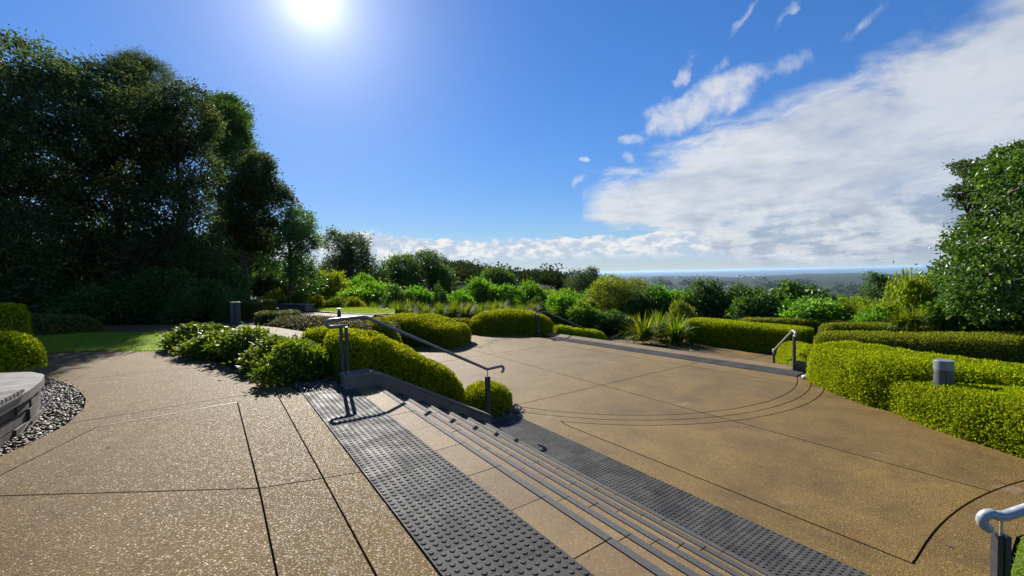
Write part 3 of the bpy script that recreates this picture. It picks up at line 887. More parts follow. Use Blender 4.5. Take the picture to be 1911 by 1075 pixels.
# ------------------------------------------------------------------ tactile tiles
def tile_mesh():
    mb = MB(); w = .2985
    mb.box((0, 0, -.004), (w, w, .016))
    k = 10
    for i in range(6):
        for j in range(6):
            x, y = (i - 2.5) * .05, (j - 2.5) * .05
            r1, r2 = .0175, .0125
            a = np.linspace(0, 2 * math.pi, k, endpoint=False)
            lo = np.c_[x + r1 * np.cos(a), y + r1 * np.sin(a), np.full(k, .0040)]
            hi = np.c_[x + r2 * np.cos(a), y + r2 * np.sin(a), np.full(k, .0092)]
            mb.add(np.r_[lo, hi], [(q, (q + 1) % k, k + (q + 1) % k, k + q) for q in range(k)] + [tuple(range(k, 2 * k))])
    return mb.mesh('tactile_tile', M['tactile'])


TILE = tile_mesh()
ROT = math.atan2(UT.y, UT.x)


def tactile(s0, s1, t_a, t_b, z, label, offs=0.0):
    root = empty('tactile_strip', P((s0 + s1) / 2, (t_a + t_b) / 2, z), label, 'tactile paving')
    w = (s1 - s0) / 2
    n = int(round((t_b - t_a) / w))
    for c in range(2):
        for i in range(n):
            o = obj('tactile_tile', TILE, root)
            p = P(s0 + w * (c + .5), t_a + w * (i + .5), z + random.uniform(-.0008, .0008) + .003)
            o.location = p - root.location; o.rotation_euler.z = ROT
            o.scale = (w / .3005, w / .3005, 1)
    return root


tactile(.878, 1.492, -6.06, 1.0, 0.0, 'broad strip of dark studded tiles along the head of the near steps')
tactile(3.69, 4.305, -6.02, -.2, -1.02, 'dark studded tile strip across the foot of the near steps')
strip2 = tactile(11.05, 11.655, -12.6, -4.1, -1.02, 'far dark studded strip at the head of the second flight')
# ground that carries the two plaza strips
o = sheet('tactile_bed', [P(.872, -6.06), P(.872, 1.4), P(1.5, 1.4), P(1.5, -6.06)], -.010, 'joint')
o = sheet('tactile_bed', [P(11.04, -12.6), P(11.04, -4.0), P(11.67, -4.0), P(11.67, -12.6)], -1.031, 'joint')
# the second flight and its strip are turned a little against the first
PIV = P(11.05, -4.1); TURN = Matrix.Rotation(R_(4.1), 4, 'Z')
for q_ in (strip2, flight, o):
    lc = Vector(q_.location); q_.location = PIV + TURN @ (lc - Vector((PIV.x, PIV.y, 0))) - Vector((0, 0, PIV.z)); q_.rotation_euler.z += R_(4.1)

# ------------------------------------------------------------------ side walls of the steps
def side_wall(ta, tb, label, z_shift=0):
    w = empty('stair_side_wall', P(2.5, (ta + tb) / 2, -1.02), label, 'low wall')
    prof = [(1.36, -.2), (1.36, .165), (1.74, .165), (1.95, .075), (3.66, -.87), (3.70, -1.12), (2.0, -1.12)]
    n = len(prof); mb = MB()
    V = [P(s, ta, z) for s, z in prof] + [P(s, tb, z) for s, z in prof]
    mb.add([tuple(v) for v in V], [tuple(range(n)), tuple(range(2 * n - 1, n - 1, -1))] + [(i, n + i, n + (i + 1) % n, (i + 1) % n) for i in range(n)])
    rel(w, mb).build('wall', M['stringer'], w)
    cp = [(1.35, .167), (1.74, .167), (1.95, .077), (3.68, -.868)]
    mb = MB(); a, b_ = ta - .008, tb + .008
    V = []
    for s, z in cp:
        V += [P(s, a, z), P(s, b_, z), P(s, b_, z + .032), P(s, a, z + .032)]
    F = [(0, 1, 2, 3), (15, 14, 13, 12)]
    for i in range(3):
        for j in range(4):
            F.append((i * 4 + j, (i + 1) * 4 + j, (i + 1) * 4 + (j + 1) % 4, i * 4 + (j + 1) % 4))
    mb.add([tuple(v) for v in V], F); rel(w, mb).build('capping', M['cap'], w)
    return w


side_wall(-6.12, -5.855, 'low sloping brown side wall with pale capping under the long clipped hedge')
side_wall(-.395, -.14, 'low side wall at the other end of the near steps, out beside the grass')

# ------------------------------------------------------------------ handrails
def handrail(A, d, zA, zB, slope, label, back=.22, flat=.30, endflat=.30, h=.94, rad=.024, mat='rail', wide=.036, low_h=None):
    """A: foot of the upper post; d: unit vector down the slope (xy). Posts, looped top rail with a hooked end."""
    d = Vector((d[0], d[1], 0)).normalized(); A = Vector((A[0], A[1], zA)); side = Vector((-d.y, d.x, 0))
    root = empty('handrail', A, label, 'handrail')
    def q(s, z): return d * s + Vector((0, 0, z))
    dz = zB - zA
    lh = low_h or h - .02
    path = [q(.02, h - .095), q(-back + .05, h - .095)]
    for i in range(1, 8):
        a = math.pi * i / 8; path.append(q(-back + .05 - math.sin(a) * .047, h - .0475 - math.cos(a) * .047))
    path += [q(-back + .05, h), q(flat - .05, h + .012), q(flat, h + .005), q(flat + .05, h - .02)]
    e = flat + slope
    path += [q(e - .05, dz + lh + .03), q(e, dz + lh), q(e + .05, dz + lh - .005), q(e + endflat, dz + lh + .006)]
    for i in range(1, 8):
        a = math.pi * i / 7 * .92; path.append(q(e + endflat + math.sin(a) * .055, dz + lh + .006 - .055 + math.cos(a) * .055))
    mb = MB(); mb.tube(path, rad, 12); mb.build('top_rail', M[mat], root, True)
    for s in (-.035, .035):
        mb = MB(); c = q(s, (h - .11 + .16) / 2); mb.box(c, (wide, .055, h - .11 - .16), math.atan2(d.y, d.x)); mb.build('post_bar', M['rail_dark'], root)
    mb = MB(); mb.box(q(0, .08), (.12, .07, .16), math.atan2(d.y, d.x)); foot = mb.build('post_foot', M['rail_dark'], root)
    for s in (-.035, .035):
        mb = MB(); mb.box(q(s, .185) + side * -.03, (.03, .012, .05), math.atan2(d.y, d.x)); mb.build('fixing_plate', M['steel'], foot)
    lp = e + .02
    for s_, zz in ((0, 0), (lp, dz)):
        mb = MB(); mb.box(q(s_, zz + .008), (.17, .13, .012), math.atan2(d.y, d.x)); bp = mb.build('base_plate', M['rail_dark'], root)
        for bx, by in ((-.065, -.045), (.065, -.045), (-.065, .045), (.065, .045)):
            mb = MB(); mb.lathe([(.009, .014), (.009, .024), (.006, .027)], 6, tuple(q(s_, zz) + d * bx + side * by)); mb.build('bolt', M['steel'], bp)
    for s in (-.022, .022):
        mb = MB(); mb.box(q(lp + s, dz + (lh - .13) / 2), (.030, .06, lh - .13), math.atan2(d.y, d.x)); bar = mb.build('post_bar', M['rail_dark'], root)
    mb = MB(); mb.box(q(lp, dz + .10), (.075, .062, .20), math.atan2(d.y, d.x)); mb.build('post_foot', M['rail_dark'], root)
    mb = MB(); mb.tube([q(lp, dz + lh - .16), q(lp, dz + lh - .01)], .009, 8); mb.build('rail_pin', M['steel'], bar)
    return root


p = P(1.42, -6.09)
handrail((p.x, p.y), NT_, 0, -1.02, 2.0, 'dark grey steel handrail with looped top, descending the near steps beside the long hedge', flat=.31, endflat=.30)
ud = Vector((.96, -.28)).normalized(); p = Vector((3.36, 2.84)) + ud * 2.3
handrail(p, -ud, 0, -1.02, 2.0, 'pale grey tubular handrail end beside the grass in the bottom corner', flat=.28, endflat=.07, rad=.033, low_h=.80, mat='rail_lit')
A2 = ground_at(1005, 626, -1.02); B2 = Vector((3.45, 19.35, -2.04))
dd = (B2 - A2).xy
handrail(A2.xy, dd, -1.02, -2.04, dd.length - .55, 'slim dark handrail on the far steps in front of the domed hedge', flat=.5, endflat=.35, h=.93)
A3_ = ground_at(1482, 691, -1.02); B3 = Vector((8.4, 13.4, -2.04)); dd = (B3 - A3_).xy
handrail(A3_.xy, dd, -1.02, -2.04, dd.length - .30, 'pale steel handrail with square post beside the bright yellow-green hedge', back=.16, flat=.25, endflat=.16, h=.96, wide=.05, mat='rail_lit')
# stone pier at its foot
pier = empty('stair_pier', ground_at(1500, 692, -1.02), 'small concrete pier with sloping side beside the pale handrail', 'pier')
c = Vector(pier.location)
mb = MB(); e1 = Vector((NT_.x, NT_.y, 0)); e2 = Vector((UT.x, UT.y, 0))
lo = [e2 * -.12 - e1 * .12, e2 * .42 - e1 * .12, e2 * .42 + e1 * .75, e2 * -.12 + e1 * .75]
mb.hexa([v for v in lo], [lo[0] + Vector((0, 0, .22)), lo[1] + Vector((0, 0, .22)), lo[2] + Vector((0, 0, -.25)), lo[3] + Vector((0, 0, -.25))]); mb.build('pier_block', M['stringer'], pier)
mb = MB(); mb.hexa([lo[0] * 1.03 + Vector((0, 0, .223)), lo[1] * 1.03 + Vector((0, 0, .223)), lo[2] + Vector((0, 0, -.247)), lo[3] + Vector((0, 0, -.247))], [lo[0] * 1.03 + Vector((0, 0, .255)), lo[1] * 1.03 + Vector((0, 0, .255)), lo[2] + Vector((0, 0, -.215)), lo[3] + Vector((0, 0, -.215))]); mb.build('capping', M['cap'], pier)


def rock(loc, r, label):
    bm = bmesh.new(); bmesh.ops.create_icosphere(bm, subdivisions=3, radius=r)
    for v in bm.verts:
        n = math.sin(v.co.x * 31 + 1) * math.sin(v.co.y * 27) * .16 + math.sin(v.co.z * 40 + v.co.x * 22) * .08
        v.co *= 1 + n; v.co.z *= .62
    me = bpy.data.meshes.new('rock'); bm.to_mesh(me); bm.free(); me.materials.append(M['rock'])
    me.polygons.foreach_set('use_smooth', np.ones(len(me.polygons), bool))
    o = obj('rock', me); o.location = loc; tag(o, label, 'rock')


rock(ground_at(1503, 707, -1.02) + Vector((0, 0, .03)), .09, 'single pale rock at the foot of the concrete pier')

# ------------------------------------------------------------------ pebble beds, bench wall
def pebbles(poly, z, n, r, label, hmax=0.0):
    P2 = [(p[0], p[1]) for p in poly]; xs = [p[0] for p in P2]; ys = [p[1] for p in P2]
    bm = bmesh.new(); bmesh.ops.create_icosphere(bm, subdivisions=1, radius=1.0)
    IV = np.array([v.co for v in bm.verts]); IF = np.array([[v.index for v in f.verts] for f in bm.faces]); bm.free()
    pts = []
    while len(pts) < n:
        q = (random.uniform(min(xs), max(xs)), random.uniform(min(ys), max(ys))); c = False
        for i in range(len(P2)):
            a, b_ = P2[i], P2[i - 1]
            if (a[1] > q[1]) != (b_[1] > q[1]) and q[0] < (b_[0] - a[0]) * (q[1] - a[1]) / (b_[1] - a[1]) + a[0]: c = not c
        if c: pts.append(q)
    mb = MB()
    for q in pts:
        s = r * random.uniform(.5, 1.35)
        V = IV * np.array([s * random.uniform(.8, 1.4), s * random.uniform(.7, 1.0), s * random.uniform(.4, .65)]) * (1 + rng.normal(size=(len(IV), 1)) * .08)
        a, b_ = random.uniform(0, 6.28), random.uniform(-.4, .4)
        Rm = np.array(Matrix.Rotation(a, 3, 'Z') @ Matrix.Rotation(b_, 3, 'X'))
        mb.add(V @ Rm.T + np.array([q[0], q[1], z + random.uniform(0, .035)]), IF)
    o = mb.build('pebbles', M['pebble'], None, True); tag(o, label, 'pebbles', None, 'stuff')


BED = [(-2.35, -9.95), (-2.08, -9.4), (-1.84, -8.89), (-1.62, -8.25), (-1.46, -7.64), (-1.38, -7.1), (-1.39, -6.36), (-1.51, -5.92), (-1.63, -5.60), (-1.76, -4.9), (-1.96, -4.0), (-2.3, -3.0), (-2.5, -4.2), (-2.2, -6.0), (-2.1, -7.0), (-2.15, -8.2), (-2.5, -9.4)]
pebbles([P(*q) for q in BED], -.030, 4800, .020, 'bed of mixed river pebbles curving round the stone bench wall')
pebbles([P(.86, -6.1), P(1.36, -5.95), P(1.4, -6.9), P(.85, -6.75)], -.02, 420, .022, 'small patch of pebbles between the glossy shrubs and the studded strip')
pebbles([P(3.75, -6.1), P(4.55, -6.0), P(4.75, -6.7), P(3.8, -6.9)], -1.03, 420, .026, 'patch of dark pebbles under the round clipped ball by the steps')

bw = empty('bench_wall', P(-1.9, -6.0, 0), 'curved dark stone retaining wall with concrete capping and slatted timber seat', 'wall')
# face line of the wall in (s, t): runs along the pebble bed and turns back round its end
face = [(-2.25, -2.5), (-1.95, -3.6), (-1.77, -4.8), (-1.70, -5.8), (-1.68, -6.5), (-1.72, -7.05), (-1.80, -7.5), (-2.0, -7.85), (-2.35, -8.05), (-2.9, -8.1)]
def resample(pts, n):
    A = np.array(pts); l = np.r_[0, np.cumsum(np.hypot(*np.diff(A, axis=0).T))]; u = np.linspace(0, l[-1], n)
    return np.stack([np.interp(u, l, A[:, 0]), np.interp(u, l, A[:, 1])], 1)
WT = .40
F_ = resample(face, 60)
nr = np.stack([np.gradient(F_[:, 1]), -np.gradient(F_[:, 0])], 1); nr /= np.linalg.norm(nr, axis=1, keepdims=True)   # points away from the bed?
if nr[20, 0] > 0: nr = -nr
mb = MB(); IN = F_ + nr * .38
V = [tuple(P(a[0], a[1], z)) for z in (-.1, WT - .09) for a in F_ + nr * .02] + [tuple(P(a[0], a[1], z)) for z in (-.1, WT - .09) for a in IN]
n = len(F_)
mb.add(V, [(i, i + 1, n + i + 1, n + i) for i in range(n - 1)] + [(2 * n + i + 1, 2 * n + i, 3 * n + i, 3 * n + i + 1) for i in range(n - 1)])
rel(bw, mb).build('wall_core', M['joint'], bw)
# courses of split stone
ST = resample(face, 400); SN = np.stack([np.interp(np.linspace(0, 1, 400), np.linspace(0, 1, 60), nr[:, k]) for k in (0, 1)], 1)
zc = -.05
for ci, hh in enumerate((.13, .12, .11)):
    i = -random.randint(0, 8)
    while i < 399:
        ln = random.randint(13, 30); a = max(i, 0); b_ = min(i + ln, 399)
        if b_ - a > 3:
            pr = random.uniform(-.012, .022)
            mb = MB(); ks = np.linspace(a + .35, b_ - .35, 4)
            g0 = [(np.interp(k, range(400), ST[:, 0]) - np.interp(k, range(400), SN[:, 0]) * pr, np.interp(k, range(400), ST[:, 1]) - np.interp(k, range(400), SN[:, 1]) * pr) for k in ks]
            g1 = [(np.interp(k, range(400), ST[:, 0]) + np.interp(k, range(400), SN[:, 0]) * .08, np.interp(k, range(400), ST[:, 1]) + np.interp(k, range(400), SN[:, 1]) * .08) for k in ks]
            poly = [P(x, y) for x, y in g0] + [P(x, y) for x, y in g1[::-1]]
            mb.prism([(v.x, v.y) for v in poly], zc + .005, zc + hh - .006)
            rel(bw, mb).build('stone', M['stone'], bw)
        i += ln
    zc += hh
# capping
CO = F_ - nr * .035; CI = F_ + nr * .42
V = [tuple(P(a[0], a[1], WT - .088)) for a in CO] + [tuple(P(a[0], a[1], WT)) for a in CO] + [tuple(P(a[0], a[1], WT)) for a in CI] + [tuple(P(a[0], a[1], WT - .088)) for a in CI]
F = []
for i in range(n - 1):
    for r in range(4):
        F.append((r * n + i, r * n + i + 1, ((r + 1) % 4) * n + i + 1, ((r + 1) % 4) * n + i))
F += [(0, n, 2 * n, 3 * n), (n - 1, 4 * n - 1, 3 * n - 1, 2 * n - 1)]
mb = MB(); mb.add(V, F); rel(bw, mb).build('capping', M['cap'], bw)
# slatted seat on the near part
mb = MB()
for o_ in (.05, -.33):
    mb.tube([P(np.interp(a, F_[::-1, 1], F_[::-1, 0]) + o_, a, WT + .006) for a in np.linspace(-6.36, -3.6, 14)], .008, 6)
seat = rel(bw, mb).build('seat', M['rail_dark'], bw)
k = 0
for ti in np.arange(-6.35, -3.6, .085):
    c0 = np.array([np.interp(-ti, -F_[::1, 1], F_[:, 0]) if False else np.interp(ti, F_[::-1, 1], F_[::-1, 0]), ti])
    mb = MB(); p0 = P(c0[0] + .035, ti, WT + .030); p1 = P(c0[0] - .42, ti, WT + .030)
    ax = (p1 - p0); ang = math.atan2(ax.y, ax.x)
    mb.box((p0 + p1) / 2, (ax.length, .066, .036), ang); rel(bw, mb).build('slat', M['timber'], seat)
# streaks of reflected sunlight at the wall foot, built as thin pale tubes
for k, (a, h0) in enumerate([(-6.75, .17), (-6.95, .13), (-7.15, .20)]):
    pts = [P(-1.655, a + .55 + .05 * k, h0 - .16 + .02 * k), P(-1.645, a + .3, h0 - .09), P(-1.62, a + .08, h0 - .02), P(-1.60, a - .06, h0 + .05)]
    mb = MB(); mb.tube(pts, .006, 6); rel(bw, mb).build('light_streak', M['cap'], bw)
sheet('planter_soil', [P(*q) for q in [(-1.95, -3.4), (-2.0, -6.6), (-2.1, -7.4), (-2.5, -7.85), (-5.5, -8.3), (-6, -3.4)]], .30, 'soil')

# ------------------------------------------------------------------ bollards and posts
def round_bollard(loc, r, h, label):
    root = empty('bollard_light', loc, label, 'bollard')
    mb = MB(); mb.lathe([(r, -.1), (r, h - .17), (r * .985, h - .165)], 36); mb.build('body', M['bollard'], root)
    mb = MB(); mb.lathe([(r * .9, h - .166), (r * .9, h - .15)], 36); mb.build('light_slot', M['rail_dark'], root)
    mb = MB(); mb.lathe([(r * 1.02, h - .152), (r * 1.02, h - .01), (r * .99, h)], 36); mb.build('cap', M['bollard_top'], root)
    mb = MB(); mb.box((-r * .55, -r * .83, h * .6), (.012, .012, h * .5)); mb.build('seam', M['rail_dark'], root)
    return root


q = at(1761, 706, 6.66); round_bollard((q.x, q.y, -1.02), .118, 1.02, 'stout round grey bollard light rising out of the clipped yellow-green hedge')


def box_bollard(loc, w, h, label, band=None, rz=.3, capmat='bollard_top', bodymat='bollard'):
    root = empty('bollard_light', loc, label, 'bollard', rz=rz)
    mb = MB(); mb.box((0, 0, h * .36), (w * .86, w * .86, h * .72)); mb.build('body', M[bodymat], root)
    mb = MB(); mb.box((0, 0, h * .80), (w * .62, w * .62, h * .16)); mb.build('lens', M['cap'], root)
    mb = MB(); mb.box((0, 0, h * .94), (w, w, h * .12)); mb.build('cap', M[capmat], root)
    return root


q = ground_at(899, 604, -1.3); box_bollard(q, .32, .78, 'dark square box bollard just behind the domed hedge', capmat='bollard')
q = ground_at(633, 591, -.02); box_bollard(q, .15, .33, 'small black and white path light beside the narrow grass verge', capmat='rail_dark', bodymat='rail_dark')
q = ground_at(718, 592, -.6); box_bollard(q, .32, .45, 'low flat-topped path light in front of the strappy plants', rz=.1)
q = at(69, 602, 15.5); box_bollard((q.x, q.y, -.05), .24, .78, 'shadowed grey bollard at the dark foot of the grove')
root = empty('timber_post', ground_at(440, 606, 0), 'dark square double-board post beside the shaded path', 'post', rz=.35)
for dx in (-.075, .075):
    mb = MB(); mb.box((dx, 0, .37), (.125, .12, .80)); mb.build('board', M['rail_dark'], root)
mb = MB(); mb.box((0, 0, .74), (.30, .15, .03)); mb.build('cap', M['bollard'], root)

wl = empty('low_wall', at(552, 574, 21.0), 'low dark plinth with pale top among the bushes by the path', 'low wall', rz=-.45)
mb = MB(); mb.box((0, 0, -.08), (2.0, .45, .42)); mb.build('plinth', M['stringer'], wl)
mb = MB(); mb.box((0, 0, .157), (2.08, .52, .05)); mb.build('capping', M['cap'], wl)

# ------------------------------------------------------------------ clipped hedges
def sp(*rows):
    return [tuple(r) for r in rows]


def PS(s, t, z, w, h):
    q = P(s, t); return (q.x, q.y, z, w, h)


hedge(sp(PS(1.42, -7.08, -.05, .86, .76), PS(2.1, -7.06, -.25, .85, .84), PS(2.8, -7.05, -.64, .78, .82), PS(3.58, -7.08, -1.05, .66, .70)),
      'long yellow-green clipped hedge sloping down beside the near steps', leaf=.036, dens=3300, p_sec=4.2, p_end=4.0, endlen=.5, lump=.06, lumpf=3.0, ni=60, nj=34)
hedge(sp(PS(1.62, -9.4, -.05, .36, .56), PS(1.75, -8.7, -.05, .34, .56)), 'small clipped block of hedge just behind the upper end of the long sloping hedge', leaf=.036, dens=2800, p_sec=4, p_end=3)
hedge(sp(PS(3.60, -6.70, -1.06, .48, .52), PS(4.10, -6.68, -1.06, .48, .55), PS(4.56, -6.66, -1.06, .48, .52)), 'round clipped ball of hedge at the lower post of the near handrail', name='topiary_ball', cat='hedge', leaf=.036, dens=3300, p_sec=2.6, p_end=2.3, endlen=.5, lump=.03, undercut=.18)
hedge(sp((-5.0, 16.6, -1.06, 1.0, 1.08), (-3.3, 15.95, -1.06, 1.0, 1.06), (-2.5, 15.5, -1.06, .95, .82), (-1.75, 15.25, -1.06, .9, .70)),
      'wide two-level clipped hedge mound on the left edge of the lower plaza', leaf=.055, dens=1500, p_sec=4.6, p_end=3.4, endlen=.6, lump=.06, lumpf=2.0, undercut=.1)
hedge(sp((-2.05, 18.75, -1.12, 1.0, .86), (-.3, 18.45, -1.12, 1.05, 1.10), (1.75, 18.3, -1.12, .9, .86)), 'domed clipped hedge behind the far slim handrail', leaf=.055, dens=1500, p_sec=2.8, p_end=2.2, endlen=1.2, lump=.05)
hedge(sp((1.75, 18.75, -1.9, .5, 1.12), (2.9, 19.0, -2.05, .55, 1.02), (4.25, 19.35, -2.05, .5, .82)), 'low clipped hedge wedge running down behind the far slim handrail', leaf=.06, dens=1300, p_sec=3, p_end=2.8, lump=.04)
hedge(sp((-2.9, 18.6, -1.1, .5, .72), (-1.6, 18.7, -1.15, .5, .66)), 'low bronze clipped hedge peeping between the two mounded hedges', leaf=.06, dens=1300, mat='hedge_rusty', p_sec=2.4, lump=.06)
hedge(sp((7.22, 9.55, -1.06, .60, .86), (7.25, 8.7, -1.06, .78, .90), (7.38, 7.7, -1.06, .90, .90), (8.12, 6.75, -1.06, .72, .90), (8.6, 5.8, -1.06, .72, .88), (8.9, 4.5, -1.06, .72, .84)),
      'large bright yellow-green clipped hedge bordering the lower plaza, behind the round bollard', leaf=.040, dens=2700, p_sec=4.4, p_end=4.0, endlen=.55, lump=.085, lumpf=2.4, ni=80, nj=36)
hedge(sp((7.14, 7.6, -1.06, .50, .60), (7.10, 6.8, -1.06, .62, .66), (7.12, 6.2, -1.06, .62, .72), (7.2, 5.6, -1.06, .58, .78), (7.35, 4.6, -1.06, .6, .80), (7.6, 3.2, -1.06, .6, .78)), 'lower front bulge of clipped hedge directly before the round bollard', leaf=.034, dens=3300, p_sec=4.4, p_end=3, lump=.07, lumpf=2.8)
hedge(sp((9.75, 14.6, -2.06, .55, 1.04), (9.2, 13.0, -1.9, .55, .98), (8.6, 11.8, -1.5, .5, .78), (8.15, 10.95, -1.1, .45, .62)), 'rounded clipped hedge end glowing behind the pale handrail post', leaf=.042, dens=2400, p_sec=3, p_end=2.8, lump=.04)
hedge(sp((10.4, 14.4, -2.05, .75, 1.38), (11.8, 13.3, -2.05, .9, 1.42), (14.0, 12.6, -2.05, .95, 1.46), (17.5, 11.6, -2.05, .95, 1.5)), 'long dark-faced clipped hedge behind the bright hedge and bollard', leaf=.062, dens=900, mat='hedge_rusty', p_sec=5, p_end=4, lump=.05, lumpf=1.5, ni=70)
hedge(sp((9.15, 21.2, -2.06, .72, 1.16), (10.4, 19.2, -2.06, .75, 1.14), (12.1, 17.0, -2.06, .72, 1.10)), 'square-cut box hedge with black shaded face on the lowest terrace', leaf=.06, dens=1150, p_sec=9, p_end=9, endlen=.4, lump=.03, nj=34)
hedge(sp((11.9, 21.8, -2.1, .6, 1.08), (14.5, 20.9, -2.1, .6, 1.05), (17.2, 20.0, -2.1, .6, 1.0)), 'thin bronze-topped hedge line behind the square-cut box hedge', leaf=.07, dens=1000, mat='hedge_rusty', p_sec=5, p_end=4, lump=.05)
hedge(sp((12.5, 16.9, -2.1, .55, 1.36), (14.4, 16.4, -2.1, .6, 1.38), (16.2, 15.9, -2.1, .6, 1.36)), 'short olive hedge block between the two long dark hedges', leaf=.06, dens=1200, mat='hedge_rusty', p_sec=5, p_end=4, lump=.05)
q = at(12, 665, 6.15)
hedge(sp((q.x - .42, q.y - .10, .24, .42, .54), (q.x, q.y, .24, .42, .57), (q.x + .34, q.y + .08, .24, .42, .52)), 'round clipped hedge ball on the stone bench wall', name='topiary_ball', leaf=.036, dens=3300, p_sec=2.6, p_end=2.3, endlen=.44, lump=.03)
q = at(-20, 600, 8.6)
hedge(sp((q.x - .9, q.y, .1, .42, .98), (q.x + .42, q.y + .02, .1, .42, 1.0)), 'square sunlit hedge block behind the round ball on the bench wall', leaf=.045, dens=2200, p_sec=7, p_end=7, endlen=.3, lump=.03)
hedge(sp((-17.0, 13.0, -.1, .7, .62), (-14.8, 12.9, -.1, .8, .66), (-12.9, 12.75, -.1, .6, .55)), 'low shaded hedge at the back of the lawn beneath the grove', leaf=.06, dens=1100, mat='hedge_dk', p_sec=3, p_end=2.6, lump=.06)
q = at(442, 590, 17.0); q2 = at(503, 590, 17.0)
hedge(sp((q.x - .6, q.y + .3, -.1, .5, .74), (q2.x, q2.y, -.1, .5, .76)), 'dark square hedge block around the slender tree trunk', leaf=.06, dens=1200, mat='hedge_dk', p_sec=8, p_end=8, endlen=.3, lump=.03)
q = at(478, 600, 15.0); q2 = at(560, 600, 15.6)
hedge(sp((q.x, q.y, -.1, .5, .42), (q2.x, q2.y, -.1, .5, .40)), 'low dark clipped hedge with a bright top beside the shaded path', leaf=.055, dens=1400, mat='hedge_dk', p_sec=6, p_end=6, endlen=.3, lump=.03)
hedge(sp((-8.2, 14.9, -.12, .5, .26), (-6.6, 13.7, -.12, .8, .34), (-5.2, 12.4, -.12, .7, .32), (-4.2, 11.2, -.12, .5, .30)), 'low straggling brownish ground cover along the curve of the path', name='ground_cover', cat='ground cover', leaf=.055, dens=1500, mat='cover', p_sec=2.0, p_end=2, lump=.10, lumpf=4, shag=.8)
hedge(sp((-4.6, 13.6, -.5, .6, .68), (-3.9, 12.6, -.6, .6, .74)), 'olive low mound of foliage behind the long sloping hedge', name='ground_cover', cat='ground cover', leaf=.05, dens=1600, mat='hedge_rusty', p_sec=2.2, lump=.08, lumpf=4, shag=.5)
hedge(sp((-5.6, 13.9, -.3, .5, .34), (-4.0, 14.6, -.6, .5, .5)), 'flat dusky ground cover below the small path light', name='ground_cover', cat='ground cover', leaf=.05, dens=1500, mat='cover', p_sec=2.0, lump=.1, lumpf=4, shag=.8)

# ------------------------------------------------------------------ shrubs
BUSH = {}


def bush_kind(kind, mat, n_cl, per, leaf, seeds, cl=.16, aspect=.5, droop=-.05, nb=11, h=1.15):
    BUSH[kind] = []
    for sd in seeds:
        bl = rand_blobs(nb, 1.0, 1.0, h, .18, .30, .48, seed=sd)
        BUSH[kind].append((crown_mesh(kind + '_foliage', bl, n_cl, per, leaf, mat, cl, aspect, droop),
                           limb_mesh(kind + '_stems', [(0, 0, -.1), (.02, .01, .25), (.0, .03, .5)], bl, .05)))


bush_kind('glossy', 'glossy', 900, 9, .135, (1, 2, 3), .17, .52, .15)
bush_kind('green', 'bush', 1000, 9, .105, (4, 5, 6), .14)
bush_kind('yellow', 'bush_y', 1000, 9, .085, (7, 8, 9), .14)
bush_kind('dark', 'bush_d', 1000, 9, .090, (10, 11, 12), .14)
bush_kind('broad', 'bigleaf', 600, 8, .15, (13, 14), .16, .62, -.25)
bush_kind('flower', 'hedge_rusty', 900, 9, .10, (15, 16), .15)


def bush(kind, loc, rx, ry, h, label, group=None, name='shrub', cat='shrub', i=None, rz=None):
    k = random.randrange(len(BUSH[kind])) if i is None else i
    root = empty(name, loc, label, cat, group, rz=random.uniform(0, 6.28) if rz is None else rz)
    fm, sm = BUSH[kind][k % len(BUSH[kind])]
    a = obj('foliage', fm, root); a.scale = (rx, ry, h / 1.25); a['kind'] = 'stuff'
    b_ = obj('stems', sm, root); b_.scale = (rx, ry, h / 1.25)
    return root


# glossy leafy row beside the upper plaza
for (x, y, rx, h, lab) in [(366, 650, .74, .62, 'glossy leafy shrub at the lawn end of the low row edging the upper plaza'), (415, 662, .74, .56, 'second glossy shrub from the lawn in the low row edging the plaza'),
                           (466, 672, .74, .68, 'glossy shrub in the middle of the low row edging the plaza'), (512, 688, .66, .60, 'bright glossy shrub next but one to the studded strip'),
                           (556, 704, .60, .62, 'nearest glossy shrub with yellowed leaves beside the studded strip and handrail')]:
    p = ground_at(x, y, 0.0); bush('glossy', (p.x, p.y, -.08), rx, rx, h, lab, 'glossy shrubs edging the upper plaza')
p = ground_at(600, 700, 0.0); bush('glossy', (p.x + .0, p.y, -.08), .30, .30, .40, 'small glossy shrub tucked against the long hedge')
p = ground_at(530, 672, 0.0); bush('glossy', (p.x, p.y, -.08), .45, .45, .50, 'glossy shrub behind the nearest ones, toward the curving path')


def px_bush(kind, x, ytop, half, Y, zb, label, depth=1.0, **kw):
    """a shrub whose top is seen at (x, ytop), half px wide, Y metres off, standing at zb"""
    q = at(x, ytop, Y); h = q.z - zb; rx = half * Y / FOC
    return bush(kind, (q.x, q.y, zb), rx, rx * depth, h * 1.02, label, **kw)


